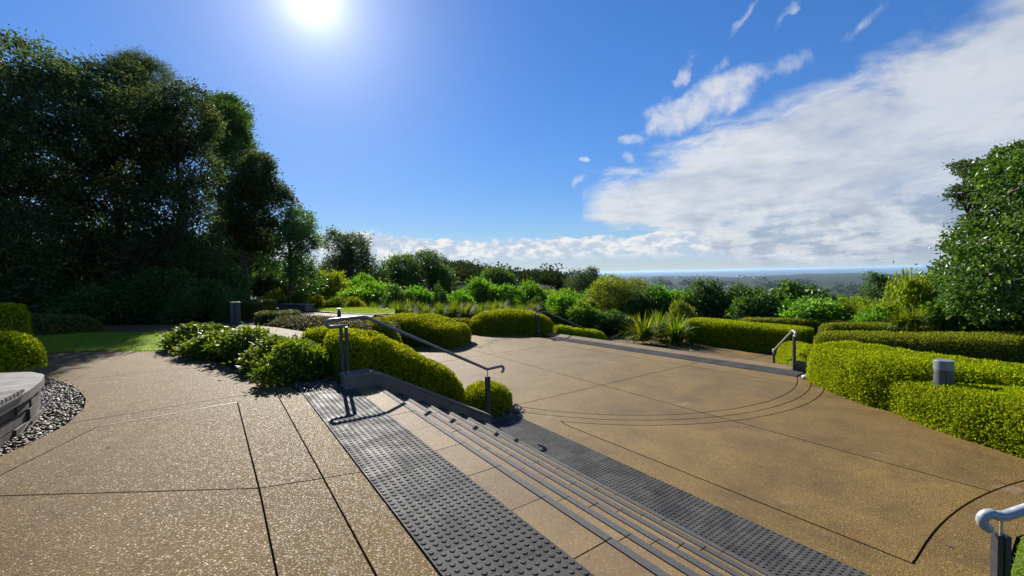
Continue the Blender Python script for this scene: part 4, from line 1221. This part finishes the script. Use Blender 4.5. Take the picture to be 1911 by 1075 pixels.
MID = [
    # kind, x, ytop, half width px, Y, ground z, label
    ('flower', 520, 541, 30, 24.0, -.3, 'sunlit mounded shrub where the far path climbs away'),
    ('glossy', 560, 546, 26, 23.5, -.4, 'rounded shrub above the pale topped plinth'),
    ('flower', 592, 553, 26, 22.6, -.5, 'shaggy shrub in the row above the grass verge, nearest the plinth'),
    ('glossy', 626, 556, 26, 22.6, -.5, 'shaggy shrub behind the small black and white path light'),
    ('flower', 660, 556, 26, 22.6, -.6, 'shaggy bronze-leaved shrub at the end of the grass verge'),
    ('green', 560, 500, 48, 32, -1.0, 'tall leafy shrub in front of the grove edge'),
    ('yellow', 612, 492, 44, 31, -1.0, 'bright light-green shrub under the domed tree'),
    ('green', 680, 508, 40, 34, -1.4, 'dense green shrub left of the wide bright mound'),
    ('green', 690, 524, 60, 27, -1.4, 'wide bright green shrub mound behind the strappy row'),
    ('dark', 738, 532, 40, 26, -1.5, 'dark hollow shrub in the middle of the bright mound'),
    ('green', 775, 538, 40, 27, -1.5, 'leafy shrub right of the dark hollow shrub'),
    ('dark', 818, 533, 16, 27, -1.6, 'small dark upright conifer-like shrub in the bright belt'),
    ('green', 850, 540, 36, 29, -1.8, 'bright shrub just right of the small dark upright one'),
    ('green', 893, 522, 42, 31, -1.8, 'bushy bright shrub below the ridge house roof'),
    ('green', 942, 530, 40, 30, -1.9, 'bright shrub in the belt above the domed hedge'),
    ('green', 985, 528, 38, 31, -2.0, 'broad bright shrub above the slim far handrail'),
    ('yellow', 1035, 534, 36, 32, -2.0, 'yellowish shrub left of the big sunlit round tree'),
    ('green', 1052, 548, 40, 26, -2.0, 'lush green shrub rising behind the slim far handrail'),
    ('dark', 1000, 555, 26, 25, -1.9, 'dark little shrub behind the strappy row near the handrail'),
    ('yellow', 1090, 548, 34, 27, -2.1, 'pale shrub at the left foot of the big sunlit round tree'),
    ('green', 1085, 560, 36, 24.5, -2.1, 'low leafy shrub above the strappy clumps by the terrace grass'),
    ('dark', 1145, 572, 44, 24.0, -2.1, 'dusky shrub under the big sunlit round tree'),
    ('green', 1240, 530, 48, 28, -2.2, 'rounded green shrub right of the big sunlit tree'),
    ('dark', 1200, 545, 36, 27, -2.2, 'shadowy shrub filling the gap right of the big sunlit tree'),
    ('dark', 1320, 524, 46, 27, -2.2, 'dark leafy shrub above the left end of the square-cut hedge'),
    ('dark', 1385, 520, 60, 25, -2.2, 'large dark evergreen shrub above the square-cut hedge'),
    ('yellow', 1275, 560, 36, 23.5, -2.2, 'fresh light shrub behind the tall strappy plants'),
    ('broad', 1475, 527, 58, 25, -2.2, 'shrub with large shiny silvery-lit leaves right of the dark evergreen'),
    ('green', 1500, 556, 76, 22.5, -2.2, 'spreading fern-like green shrub above the bronze hedge line'),
    ('broad', 1555, 552, 40, 24, -2.2, 'shiny broad-leaved shrub left of the olive column shrub'),
    ('yellow', 1600, 543, 28, 22, -2.2, 'dull olive feathery column-shaped shrub above the hedges'),
    ('yellow', 1668, 545, 60, 20, -2.2, 'lime green layered shrub at the foot of the large right-hand tree'),
    ('green', 1640, 570, 40, 19, -2.2, 'low bright shrub directly above the short olive hedge'),
    ('yellow', 1715, 480, 55, 19, -2.2, 'tall lime green shrub leaning out from the large right-hand tree'),
    ('broad', 1745, 560, 60, 16.5, -2.2, 'big-leaved shrub in front of the large right-hand tree'),
    ('broad', 1830, 560, 70, 16.0, -2.2, 'big-leaved shrub behind the long dark-faced hedge'),
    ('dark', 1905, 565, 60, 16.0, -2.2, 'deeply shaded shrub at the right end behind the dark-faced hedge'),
]
for kd, x, yt, hf, Y, zb, lab in MID:
    px_bush(kd, x, yt, hf, Y, zb, lab, group='shrubs of the mid belt')
for i in range(46):
    x = random.uniform(640, 1720); Y = random.uniform(30, 42)
    yt = np.interp(x, [640, 760, 850, 950, 1100, 1250, 1400, 1500, 1600, 1720], [530, 540, 545, 540, 548, 548, 543, 552, 562, 545]) + random.uniform(-8, 6)
    px_bush(random.choice(['green', 'green', 'dark', 'yellow', 'green']), x, yt, random.uniform(34, 52), Y, -2.6 if x > 850 else -1.8, 'leafy shrub crowded into the dense green belt behind the front shrubs', group='dense green shrub belt')
# understorey of the grove
UNDER = [(20, 520, 95, 15.5), (110, 500, 90, 16.5), (175, 535, 80, 16.0), (235, 520, 75, 16.2), (300, 505, 75, 16.5), (345, 540, 60, 16.2), (385, 525, 60, 17.2), (420, 548, 36, 16.8), (-60, 500, 95, 15.0),
         (60, 420, 110, 20), (200, 430, 110, 21), (320, 430, 100, 21), (400, 470, 60, 21), (500, 500, 40, 30), (440, 500, 50, 30), (455, 432, 60, 36), (395, 440, 60, 35)]
UL = ['leftmost dark shrub of the grove understorey, behind the sunlit square hedge', 'dark understorey shrub above the shadowed grey bollard', 'dark low shrub at the back of the lawn, left of its middle', 'dark understorey shrub behind the dappled lawn',
      'tall dark understorey shrub over the shaded path', 'dark shrub over the path, left of the double-board post', 'dark shrub just left of the double-board post', 'flecked shrub right behind the double-board post', 'dark shrub filling the corner beyond the stone bench wall',
      'high dark thicket shrub inside the leftmost part of the grove', 'high dark thicket shrub in the middle of the grove', 'high dark thicket shrub between the grove trunks', 'dark thicket shrub behind the slender trunk', 'dark shrub closing the gap where the far path climbs', 'dark shrub left of the climbing far path', 'tall dim thicket behind the slender straight trunk', 'tall dim thicket deep between the grove and the slender tree']
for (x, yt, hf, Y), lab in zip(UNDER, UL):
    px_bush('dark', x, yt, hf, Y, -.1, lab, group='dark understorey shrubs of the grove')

# ------------------------------------------------------------------ strappy clumps
def strap_mesh(n, L, spread, seed):
    r = np.random.default_rng(seed); V = []; F = []
    k = 6
    for b_ in range(n):
        a = r.uniform(0, 6.283); lean = r.uniform(.05, 1.0) ** .8 * spread; l = L * r.uniform(.6, 1.1); w = r.uniform(.018, .034) * L
        base = np.array([math.cos(a), math.sin(a), 0]) * r.uniform(0, .16) * L
        side = np.array([-math.sin(a), math.cos(a), 0]); el0 = math.pi / 2 - lean * .5; bend = r.uniform(.6, 1.9) * lean
        p = base.copy(); o = len(V)
        for i in range(k + 1):
            f = i / k; ww = w * (1 - f ** 2.2) + .002
            V += [p - side * ww, p + side * ww + np.array([0, 0, .25 * ww])]
            e = el0 - bend * f * 1.1
            p = p + np.array([math.cos(a) * math.cos(e), math.sin(a) * math.cos(e), math.sin(e)]) * l / k
        F += [(o + 2 * i, o + 2 * i + 1, o + 2 * i + 3, o + 2 * i + 2) for i in range(k)]
    mb = MB(); mb.add(np.array(V), np.array(F)); return mb.mesh('strap_leaves', M['strap'])


STRAP = [strap_mesh(210, 1.0, 1.5, s) for s in (1, 2, 3, 4)]


def clump(loc, sc, label, group, i=None):
    root = empty('strappy_plant', loc, label, 'plant', group, rz=random.uniform(0, 6.28))
    a = obj('leaves', STRAP[random.randrange(4) if i is None else i], root); a.scale = (sc, sc, sc * random.uniform(.9, 1.15)); a['kind'] = 'stuff'
    return root


ORD = ['first', 'second', 'third', 'fourth', 'fifth', 'sixth', 'seventh', 'eighth', 'ninth', 'tenth', 'eleventh', 'twelfth', 'thirteenth']
for i, x in enumerate(range(688, 1000, 26)):
    Y = 22.4 - .008 * (x - 690) + random.uniform(-.3, .3); q = at(x + random.uniform(-5, 5), 590, Y)
    clump((q.x, q.y, q.z - .1), random.uniform(.72, .98), ORD[i] + ' strappy plant from the grass verge, front row behind the clipped mounds', 'front row of strappy plants')
for i, x in enumerate(range(702, 1000, 29)):
    Y = 23.8 + random.uniform(-.3, .3); q = at(x + random.uniform(-5, 5), 586, Y)
    clump((q.x, q.y, q.z), random.uniform(.75, 1.0), ORD[i] + ' strappy plant from the grass verge in the half-hidden second row', 'second row of strappy plants')
for x, yb, Y, sc, lab in [(1200, 636, 20.6, 1.55, 'tall strappy clump left of the pair beside the square-cut hedge'), (1262, 640, 20.4, 1.5, 'strappy clump touching the end of the square-cut hedge'), (1230, 630, 21.6, 1.4, 'strappy clump between and behind the pair by the square-cut hedge'),
                          (1095, 612, 25.5, 1.15, 'strappy clump behind the slim far handrail, near its lower end'), (1132, 618, 24.6, 1.1, 'strappy clump along the terrace grass, middle one'), (1058, 604, 25.8, 1.1, 'strappy clump in shade behind the slim far handrail'),
                          (1170, 622, 23.6, .95, 'short strappy clump next to the tall pair'), (1028, 600, 25.0, 1.1, 'strappy clump just above the top of the slim far handrail'), (1110, 604, 26.5, 1.1, 'strappy clump behind the terrace grass strip'), (1705, 612, 15.0, .8, 'grassy tuft sprouting above the long dark-faced hedge'), (1680, 612, 15.2, .7, 'smaller grassy tuft beside the one above the dark-faced hedge')]:
    q = at(x, yb, Y); clump((q.x, q.y, q.z), sc, lab, None)

# ------------------------------------------------------------------ trees
def tree(loc, height, blobs, trunk_r, label, mat='grove', n_cl=3000, per=11, leaf=.15, cl=.30, name='tree', lean=(0, 0), group=None, trunk_top=None, aspect=.45, droop=-.1, squash=.8):
    root = empty(name, loc, label, 'tree', group)
    tt = trunk_top or height * .72
    tr = [(lean[0] * f + .12 * math.sin(f * 5 + loc[0]), lean[1] * f + .1 * math.sin(f * 4 + loc[1]), -.2 + f * tt) for f in np.linspace(0, 1, 7)]
    obj('trunk', limb_mesh('trunk', tr, blobs, trunk_r), root)
    c = obj('crown', crown_mesh('crown', blobs, n_cl, per, leaf, mat, cl, aspect, droop, squash=squash), root)
    return root


def outline_tree(xc, Y, zb, prof, label, depth=2.6, nb=26, r=(1.0, 1.7), seed=0, **kw):
    """crown filling a silhouette: prof = [(y_px, x_left, x_right)] from the top down, seen Y metres off"""
    rr = random.Random(seed); base = at(xc, 600, Y); base.z = zb
    ys = [p[0] for p in prof]; bl = []
    for _ in range(nb):
        for _try in range(60):
            y = rr.uniform(ys[0], ys[-1])
            xl = np.interp(y, ys, [p[1] for p in prof]); xr = np.interp(y, ys, [p[2] for p in prof])
            q = rr.uniform(*r); qp = q * FOC / Y
            if xr - xl < qp * .9: q = max(.35, (xr - xl) / 2 * Y / FOC); qp = q * FOC / Y
            if y - qp * .75 < ys[0] - 4: continue
            x = rr.uniform(xl + qp * .8, max(xl + qp * .8, xr - qp * .8))
            break
        p = at(x, y, Y + rr.uniform(-1, 1) * depth); bl.append((p.x - base.x, p.y - base.y, p.z - zb, q, q, q * .8))
    bl.sort(key=lambda b: b[2])
    hgt = max(b[2] for b in bl) + .5
    return tree(tuple(base), hgt, bl, kw.pop('trunk_r', .22), label, **kw)


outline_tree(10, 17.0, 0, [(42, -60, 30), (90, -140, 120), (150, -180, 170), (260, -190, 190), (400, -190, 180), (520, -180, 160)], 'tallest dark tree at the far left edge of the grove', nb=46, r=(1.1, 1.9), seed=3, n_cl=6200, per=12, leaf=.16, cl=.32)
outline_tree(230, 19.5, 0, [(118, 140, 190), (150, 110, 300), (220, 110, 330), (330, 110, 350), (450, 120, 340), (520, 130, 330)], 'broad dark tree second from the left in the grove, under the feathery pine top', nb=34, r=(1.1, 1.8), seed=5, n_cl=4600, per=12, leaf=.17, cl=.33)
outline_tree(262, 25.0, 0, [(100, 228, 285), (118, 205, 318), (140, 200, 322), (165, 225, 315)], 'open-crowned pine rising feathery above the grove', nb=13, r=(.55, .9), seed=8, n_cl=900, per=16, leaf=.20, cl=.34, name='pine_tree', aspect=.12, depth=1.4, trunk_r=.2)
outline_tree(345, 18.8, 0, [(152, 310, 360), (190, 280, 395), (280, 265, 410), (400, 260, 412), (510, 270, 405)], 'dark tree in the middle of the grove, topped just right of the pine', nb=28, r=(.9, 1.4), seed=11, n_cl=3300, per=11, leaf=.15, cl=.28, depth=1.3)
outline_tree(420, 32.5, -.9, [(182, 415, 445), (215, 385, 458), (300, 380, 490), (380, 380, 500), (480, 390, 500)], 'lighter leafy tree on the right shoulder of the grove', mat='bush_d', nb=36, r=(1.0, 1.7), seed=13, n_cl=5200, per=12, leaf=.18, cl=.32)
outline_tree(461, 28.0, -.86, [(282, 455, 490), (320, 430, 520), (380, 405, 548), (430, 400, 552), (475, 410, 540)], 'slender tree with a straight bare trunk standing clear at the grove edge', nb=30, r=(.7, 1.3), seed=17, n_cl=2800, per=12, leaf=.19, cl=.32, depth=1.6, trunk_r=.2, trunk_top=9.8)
outline_tree(545, 27.0, -.3, [(395, 545, 572), (430, 520, 600), (480, 500, 612), (540, 490, 600)], 'leafy tree just right of the slender one, reaching a twig toward the sky', mat='bush_d', nb=16, r=(.7, 1.2), seed=19, n_cl=1900, per=10, leaf=.14, cl=.26)
outline_tree(650, 48.0, -1.5, [(432, 620, 665), (450, 598, 690), (480, 590, 705), (520, 590, 705), (555, 600, 700)], 'round domed tree standing above the bright shrubs', nb=22, r=(1.2, 2.2), seed=23, n_cl=2200, per=10, leaf=.26, cl=.5, depth=2.5, trunk_r=.3)
outline_tree(740, 50.0, -2, [(470, 725, 750), (490, 705, 775), (530, 700, 785), (560, 700, 785)], 'ragged dark tree right of the domed one', mat='bush_d', nb=14, r=(1.1, 2.0), seed=27, n_cl=1500, per=10, leaf=.26, cl=.5, trunk_r=.25)
outline_tree(805, 52.0, -2, [(468, 785, 802), (490, 765, 830), (515, 760, 855), (560, 760, 868)], 'ragged dark tree with a spiky top left of the hazy ridge', mat='bush_d', nb=16, r=(1.1, 2.0), seed=29, n_cl=1700, per=10, leaf=.26, cl=.5, trunk_r=.25)
outline_tree(1150, 29.0, -2.2, [(514, 1135, 1175), (535, 1105, 1215), (570, 1085, 1230), (605, 1090, 1225)], 'big sunlit round-headed tree in the centre of the shrub belt', mat='bush_y', nb=20, r=(.7, 1.3), seed=31, n_cl=2400, per=10, leaf=.15, cl=.26, depth=1.6, trunk_r=.18)
outline_tree(925, 62.0, -3, [(501, 915, 940), (515, 900, 955), (545, 895, 970)], 'dark feathery tree below the ridge, left of the pale roof', mat='bush_d', nb=12, r=(1.0, 2.0), seed=33, n_cl=1000, per=10, leaf=.3, cl=.6, trunk_r=.25)
outline_tree(1095, 85.0, -5, [(504, 1085, 1105), (515, 1060, 1125), (540, 1050, 1130)], 'airy dark tree standing against the pale sea horizon', mat='grove', nb=14, r=(1.2, 2.2), seed=35, n_cl=1000, per=10, leaf=.36, cl=.8, trunk_r=.3)
outline_tree(1642, 30.0, -2.3, [(507, 1630, 1655), (520, 1612, 1660), (545, 1608, 1665), (560, 1615, 1660)], 'small wispy tree rising from the shrubs against the far plain', mat='bush_d', nb=10, r=(.3, .7), seed=37, n_cl=420, per=9, leaf=.15, cl=.26, depth=.8, trunk_r=.08)
outline_tree(1900, 15.5, -2.2, [(262, 1890, 1990), (320, 1835, 2060), (380, 1800, 2100), (440, 1785, 2120), (500, 1760, 2140), (560, 1745, 2140), (610, 1745, 2140)], 'large broad-leaved tree filling the right edge', mat='bigleaf', nb=60, r=(.7, 1.25), seed=41, n_cl=6800, per=10, leaf=.155, cl=.24, aspect=.62, droop=-.35, depth=2.6, trunk_r=.25)
outline_tree(1800, 18.5, -2.2, [(300, 1792, 1835), (315, 1768, 1850), (345, 1766, 1850), (385, 1780, 1850), (440, 1800, 1850)], 'dark fine-leaved treetop poking out beside the large right-hand tree', mat='grove', nb=22, r=(.22, .48), seed=43, n_cl=620, per=10, leaf=.15, cl=.20, depth=.9, squash=.45, trunk_r=.12)

# ------------------------------------------------------------------ far woods, houses, plain
def far_clumps(spots, leaf_n=130):
    mb = MB()
    for x, y, z, r in spots:
        n = leaf_n
        d = rng.normal(size=(n, 3)); d[:, 2] = np.abs(d[:, 2]) * 1.1 - .25; d /= np.linalg.norm(d, axis=1, keepdims=True)
        # a lumpy crown: a few bosses
        bs = rng.normal(size=(5, 3)) * .45 * r; bs[:, 2] = np.abs(bs[:, 2])
        c = bs[rng.integers(0, 5, n)] + d * r * rng.uniform(.45, .8, (n, 1))
        c[:, 2] = c[:, 2] * .8 + r * .55
        leaves(mb, c + np.array([x, y, z]), d + rng.normal(size=(n, 3)) * .6, r * .24, r * .17)
    return mb


def wood(name, label, gen):
    mb = far_clumps(gen); o = mb.build(name, M['far_leaf']); tag(o, label, 'wood', None, 'stuff')


sp_ = []
for _ in range(1000):
    az = R_(random.uniform(-20, 13)); r = 95 * (560 / 95) ** random.uniform(0, 1)
    X, Y = r * math.sin(az), r * math.cos(az); sp_.append((X, Y, float(terrain_z(np.array([X]), np.array([Y]))[0]), random.uniform(1.9, 3.0) * (1 + r / 800)))
wood('far_wood', 'hazy wooded ridge rising beyond the garden shrubs', sp_)
sp_ = []
for _ in range(600):
    az = R_(random.uniform(15, 56)); r = 110 * (3200 / 110) ** random.uniform(0.0, 1.0)
    X, Y = r * math.sin(az), r * math.cos(az); sp_.append((X, Y, float(terrain_z(np.array([X]), np.array([Y]))[0]) - 1, random.uniform(3.5, 6.0) * (1 + r / 500)))
wood('far_wood', 'dark wooded slope falling away to the plain', sp_)


def house(loc, w, d, h, label, rz, roofm, group=None):
    root = empty('house', loc, label, 'house', group, rz=rz)
    mb = MB(); mb.box((0, 0, h / 2), (w, d, h)); mb.build('wall', M['house_wall'], root)
    mb = MB(); mb.add([(-w * .55, -d * .6, h), (w * .55, -d * .6, h), (w * .55, d * .6, h), (-w * .55, d * .6, h), (-w * .5, 0, h + d * .42), (w * .5, 0, h + d * .42)], [(0, 1, 5, 4), (2, 3, 4, 5), (1, 2, 5), (3, 0, 4), (3, 2, 1, 0)]); mb.build('roof', roofm, root)
    for i in (-1, 0, 1):
        mb = MB(); mb.box((i * w * .3, -d / 2 - .03, h * .55), (w * .16, .08, h * .4)); mb.build('window', M['rail_dark'], root)
    return root


M['house_wall'] = plain('pale_house_wall', (.55, .54, .52), .8, var=.1)
M['roof_pale'] = plain('pale_metal_roof', (.55, .57, .58), .5, var=.08)
M['roof_grey'] = plain('slate_blue_roof', (.20, .23, .27), .6, var=.1)
q = at(907, 507, 222); house((q.x, q.y, q.z - 2.5), 6, 5, 3.4, 'small gabled house half hidden in trees on the ridge', .9, M['roof_grey'])
q = at(1013, 523, 260); house((q.x, q.y, q.z - 4.4), 11, 6, 3.2, 'low house with a pale roof among the ridge trees', .2, M['roof_pale'])
for i in range(20):
    az = R_(random.uniform(14, 31)); r = random.uniform(5500, 8600); X, Y = r * math.sin(az), r * math.cos(az)
    house((X, Y, -110.5), random.uniform(35, 80), random.uniform(20, 35), random.uniform(7, 11), 'tiny pale building in the hazy town on the coastal plain', random.uniform(-.6, .6), M['roof_pale'], 'far buildings on the coastal plain')

# ------------------------------------------------------------------ litter
def bit(px, py, z, r, m, label, name='fallen_leaf', cat='leaf'):
    p = ground_at(px, py, z); mb = MB()
    a = random.uniform(0, 6.28)
    V = [(r * math.cos(a), r * math.sin(a), .004), (r * .4 * math.cos(a + 1.6), r * .4 * math.sin(a + 1.6), .012), (-r * math.cos(a), -r * math.sin(a), .006), (r * .4 * math.cos(a - 1.6), r * .4 * math.sin(a - 1.6), .010)]
    mb.add(V, [(0, 1, 2, 3)]); o = mb.build(name, m); o.location = p; tag(o, label, cat)


bit(222, 699, 0, .035, M['bark'], 'lone dark fallen leaf in the middle of the upper paving')
bit(203, 836, 0, .025, M['bark'], 'small dark fallen leaf near the corner of the jointed slab')
bit(688, 1012, 0, .012, M['bark'], 'tiny dark leaf scrap by the groove next to the studded strip')
bit(1771, 1019, -1.02, .035, M['bark'], 'brown fallen leaf near the bottom corner handrail')
bit(1330, 945, -1.02, .03, M['cap'], 'pale leaf scrap on the studded strip at the foot of the steps')
bit(1187, 858, -1.02, .03, M['bark'], 'dark leaf scrap beside the long straight paving joint')

def litter(line, z, n, label, spread=.10, size=.035):
    A = resample([(p[0], p[1]) for p in line], 200); i = rng.integers(0, 200, n)
    pts = np.c_[A[i] + rng.normal(size=(n, 2)) * spread, z + .006 + rng.uniform(0, .012, n)]
    d = rng.normal(size=(n, 3)); d[:, 2] *= .15
    mb = MB(); leaves(mb, pts, d, size, size * .5, np.tile(np.array([0, 0, 1.0]), (n, 1)) + rng.normal(size=(n, 3)) * .25)
    tag(mb.build('leaf_litter', M['litter']), label, 'leaf litter', None, 'stuff')


M['litter'] = leaf_mat('dry_leaf_litter', [(0, (.06, .04, .02)), (.5, (.14, .10, .05)), (1, (.26, .21, .12))], (1, 1, 1), .1, .8, .1)
litter([P(11.0, -3.95), P(10.7, -3.72), P(9.9, -2.6), P(9.45, -1.6), P(9.05, -.5), P(8.9, .5)], -1.02, 900, 'dry clippings along the foot of the bright right-hand hedge')
litter([P(-.66, -11.4), P(.0, -9.1), P(.5, -7.0), P(.85, -6.5)], 0.0, 420, 'dry leaves along the edge of the glossy shrub bed', .07)
litter([(-5.2, 15.3), (-3.0, 14.9), (-1.0, 14.5), (-.7, 16.2), (.6, 16.3)], -1.02, 420, 'dry clippings before the two mounded hedges', .12, .045)
litter([P(-2.2, -9.8), P(-1.62, -8.25), P(-1.42, -7.1), P(-1.55, -5.7)], 0.0, 120, 'few dry leaves at the rim of the pebble bed', .06)

# ------------------------------------------------------------------ air
def haze():
    mb = MB(); mb.box((0, 0, -42), (340000, 340000, 180))
    mt = bpy.data.materials.new('thin_sea_haze'); mt.use_nodes = True; t = NT(mt.node_tree)
    for nd in list(t.n): t.n.remove(nd)
    out = t.new('ShaderNodeOutputMaterial'); v = t.new('ShaderNodeVolumePrincipled')
    v.inputs['Color'].default_value = (.48, .72, 1.0, 1); v.inputs['Density'].default_value = 2.6e-5; v.inputs['Anisotropy'].default_value = .25
    t.l.new(v.outputs[0], out.inputs['Volume'])
    o = mb.build('haze', mt); o['kind'] = 'stuff'
    return o


haze()
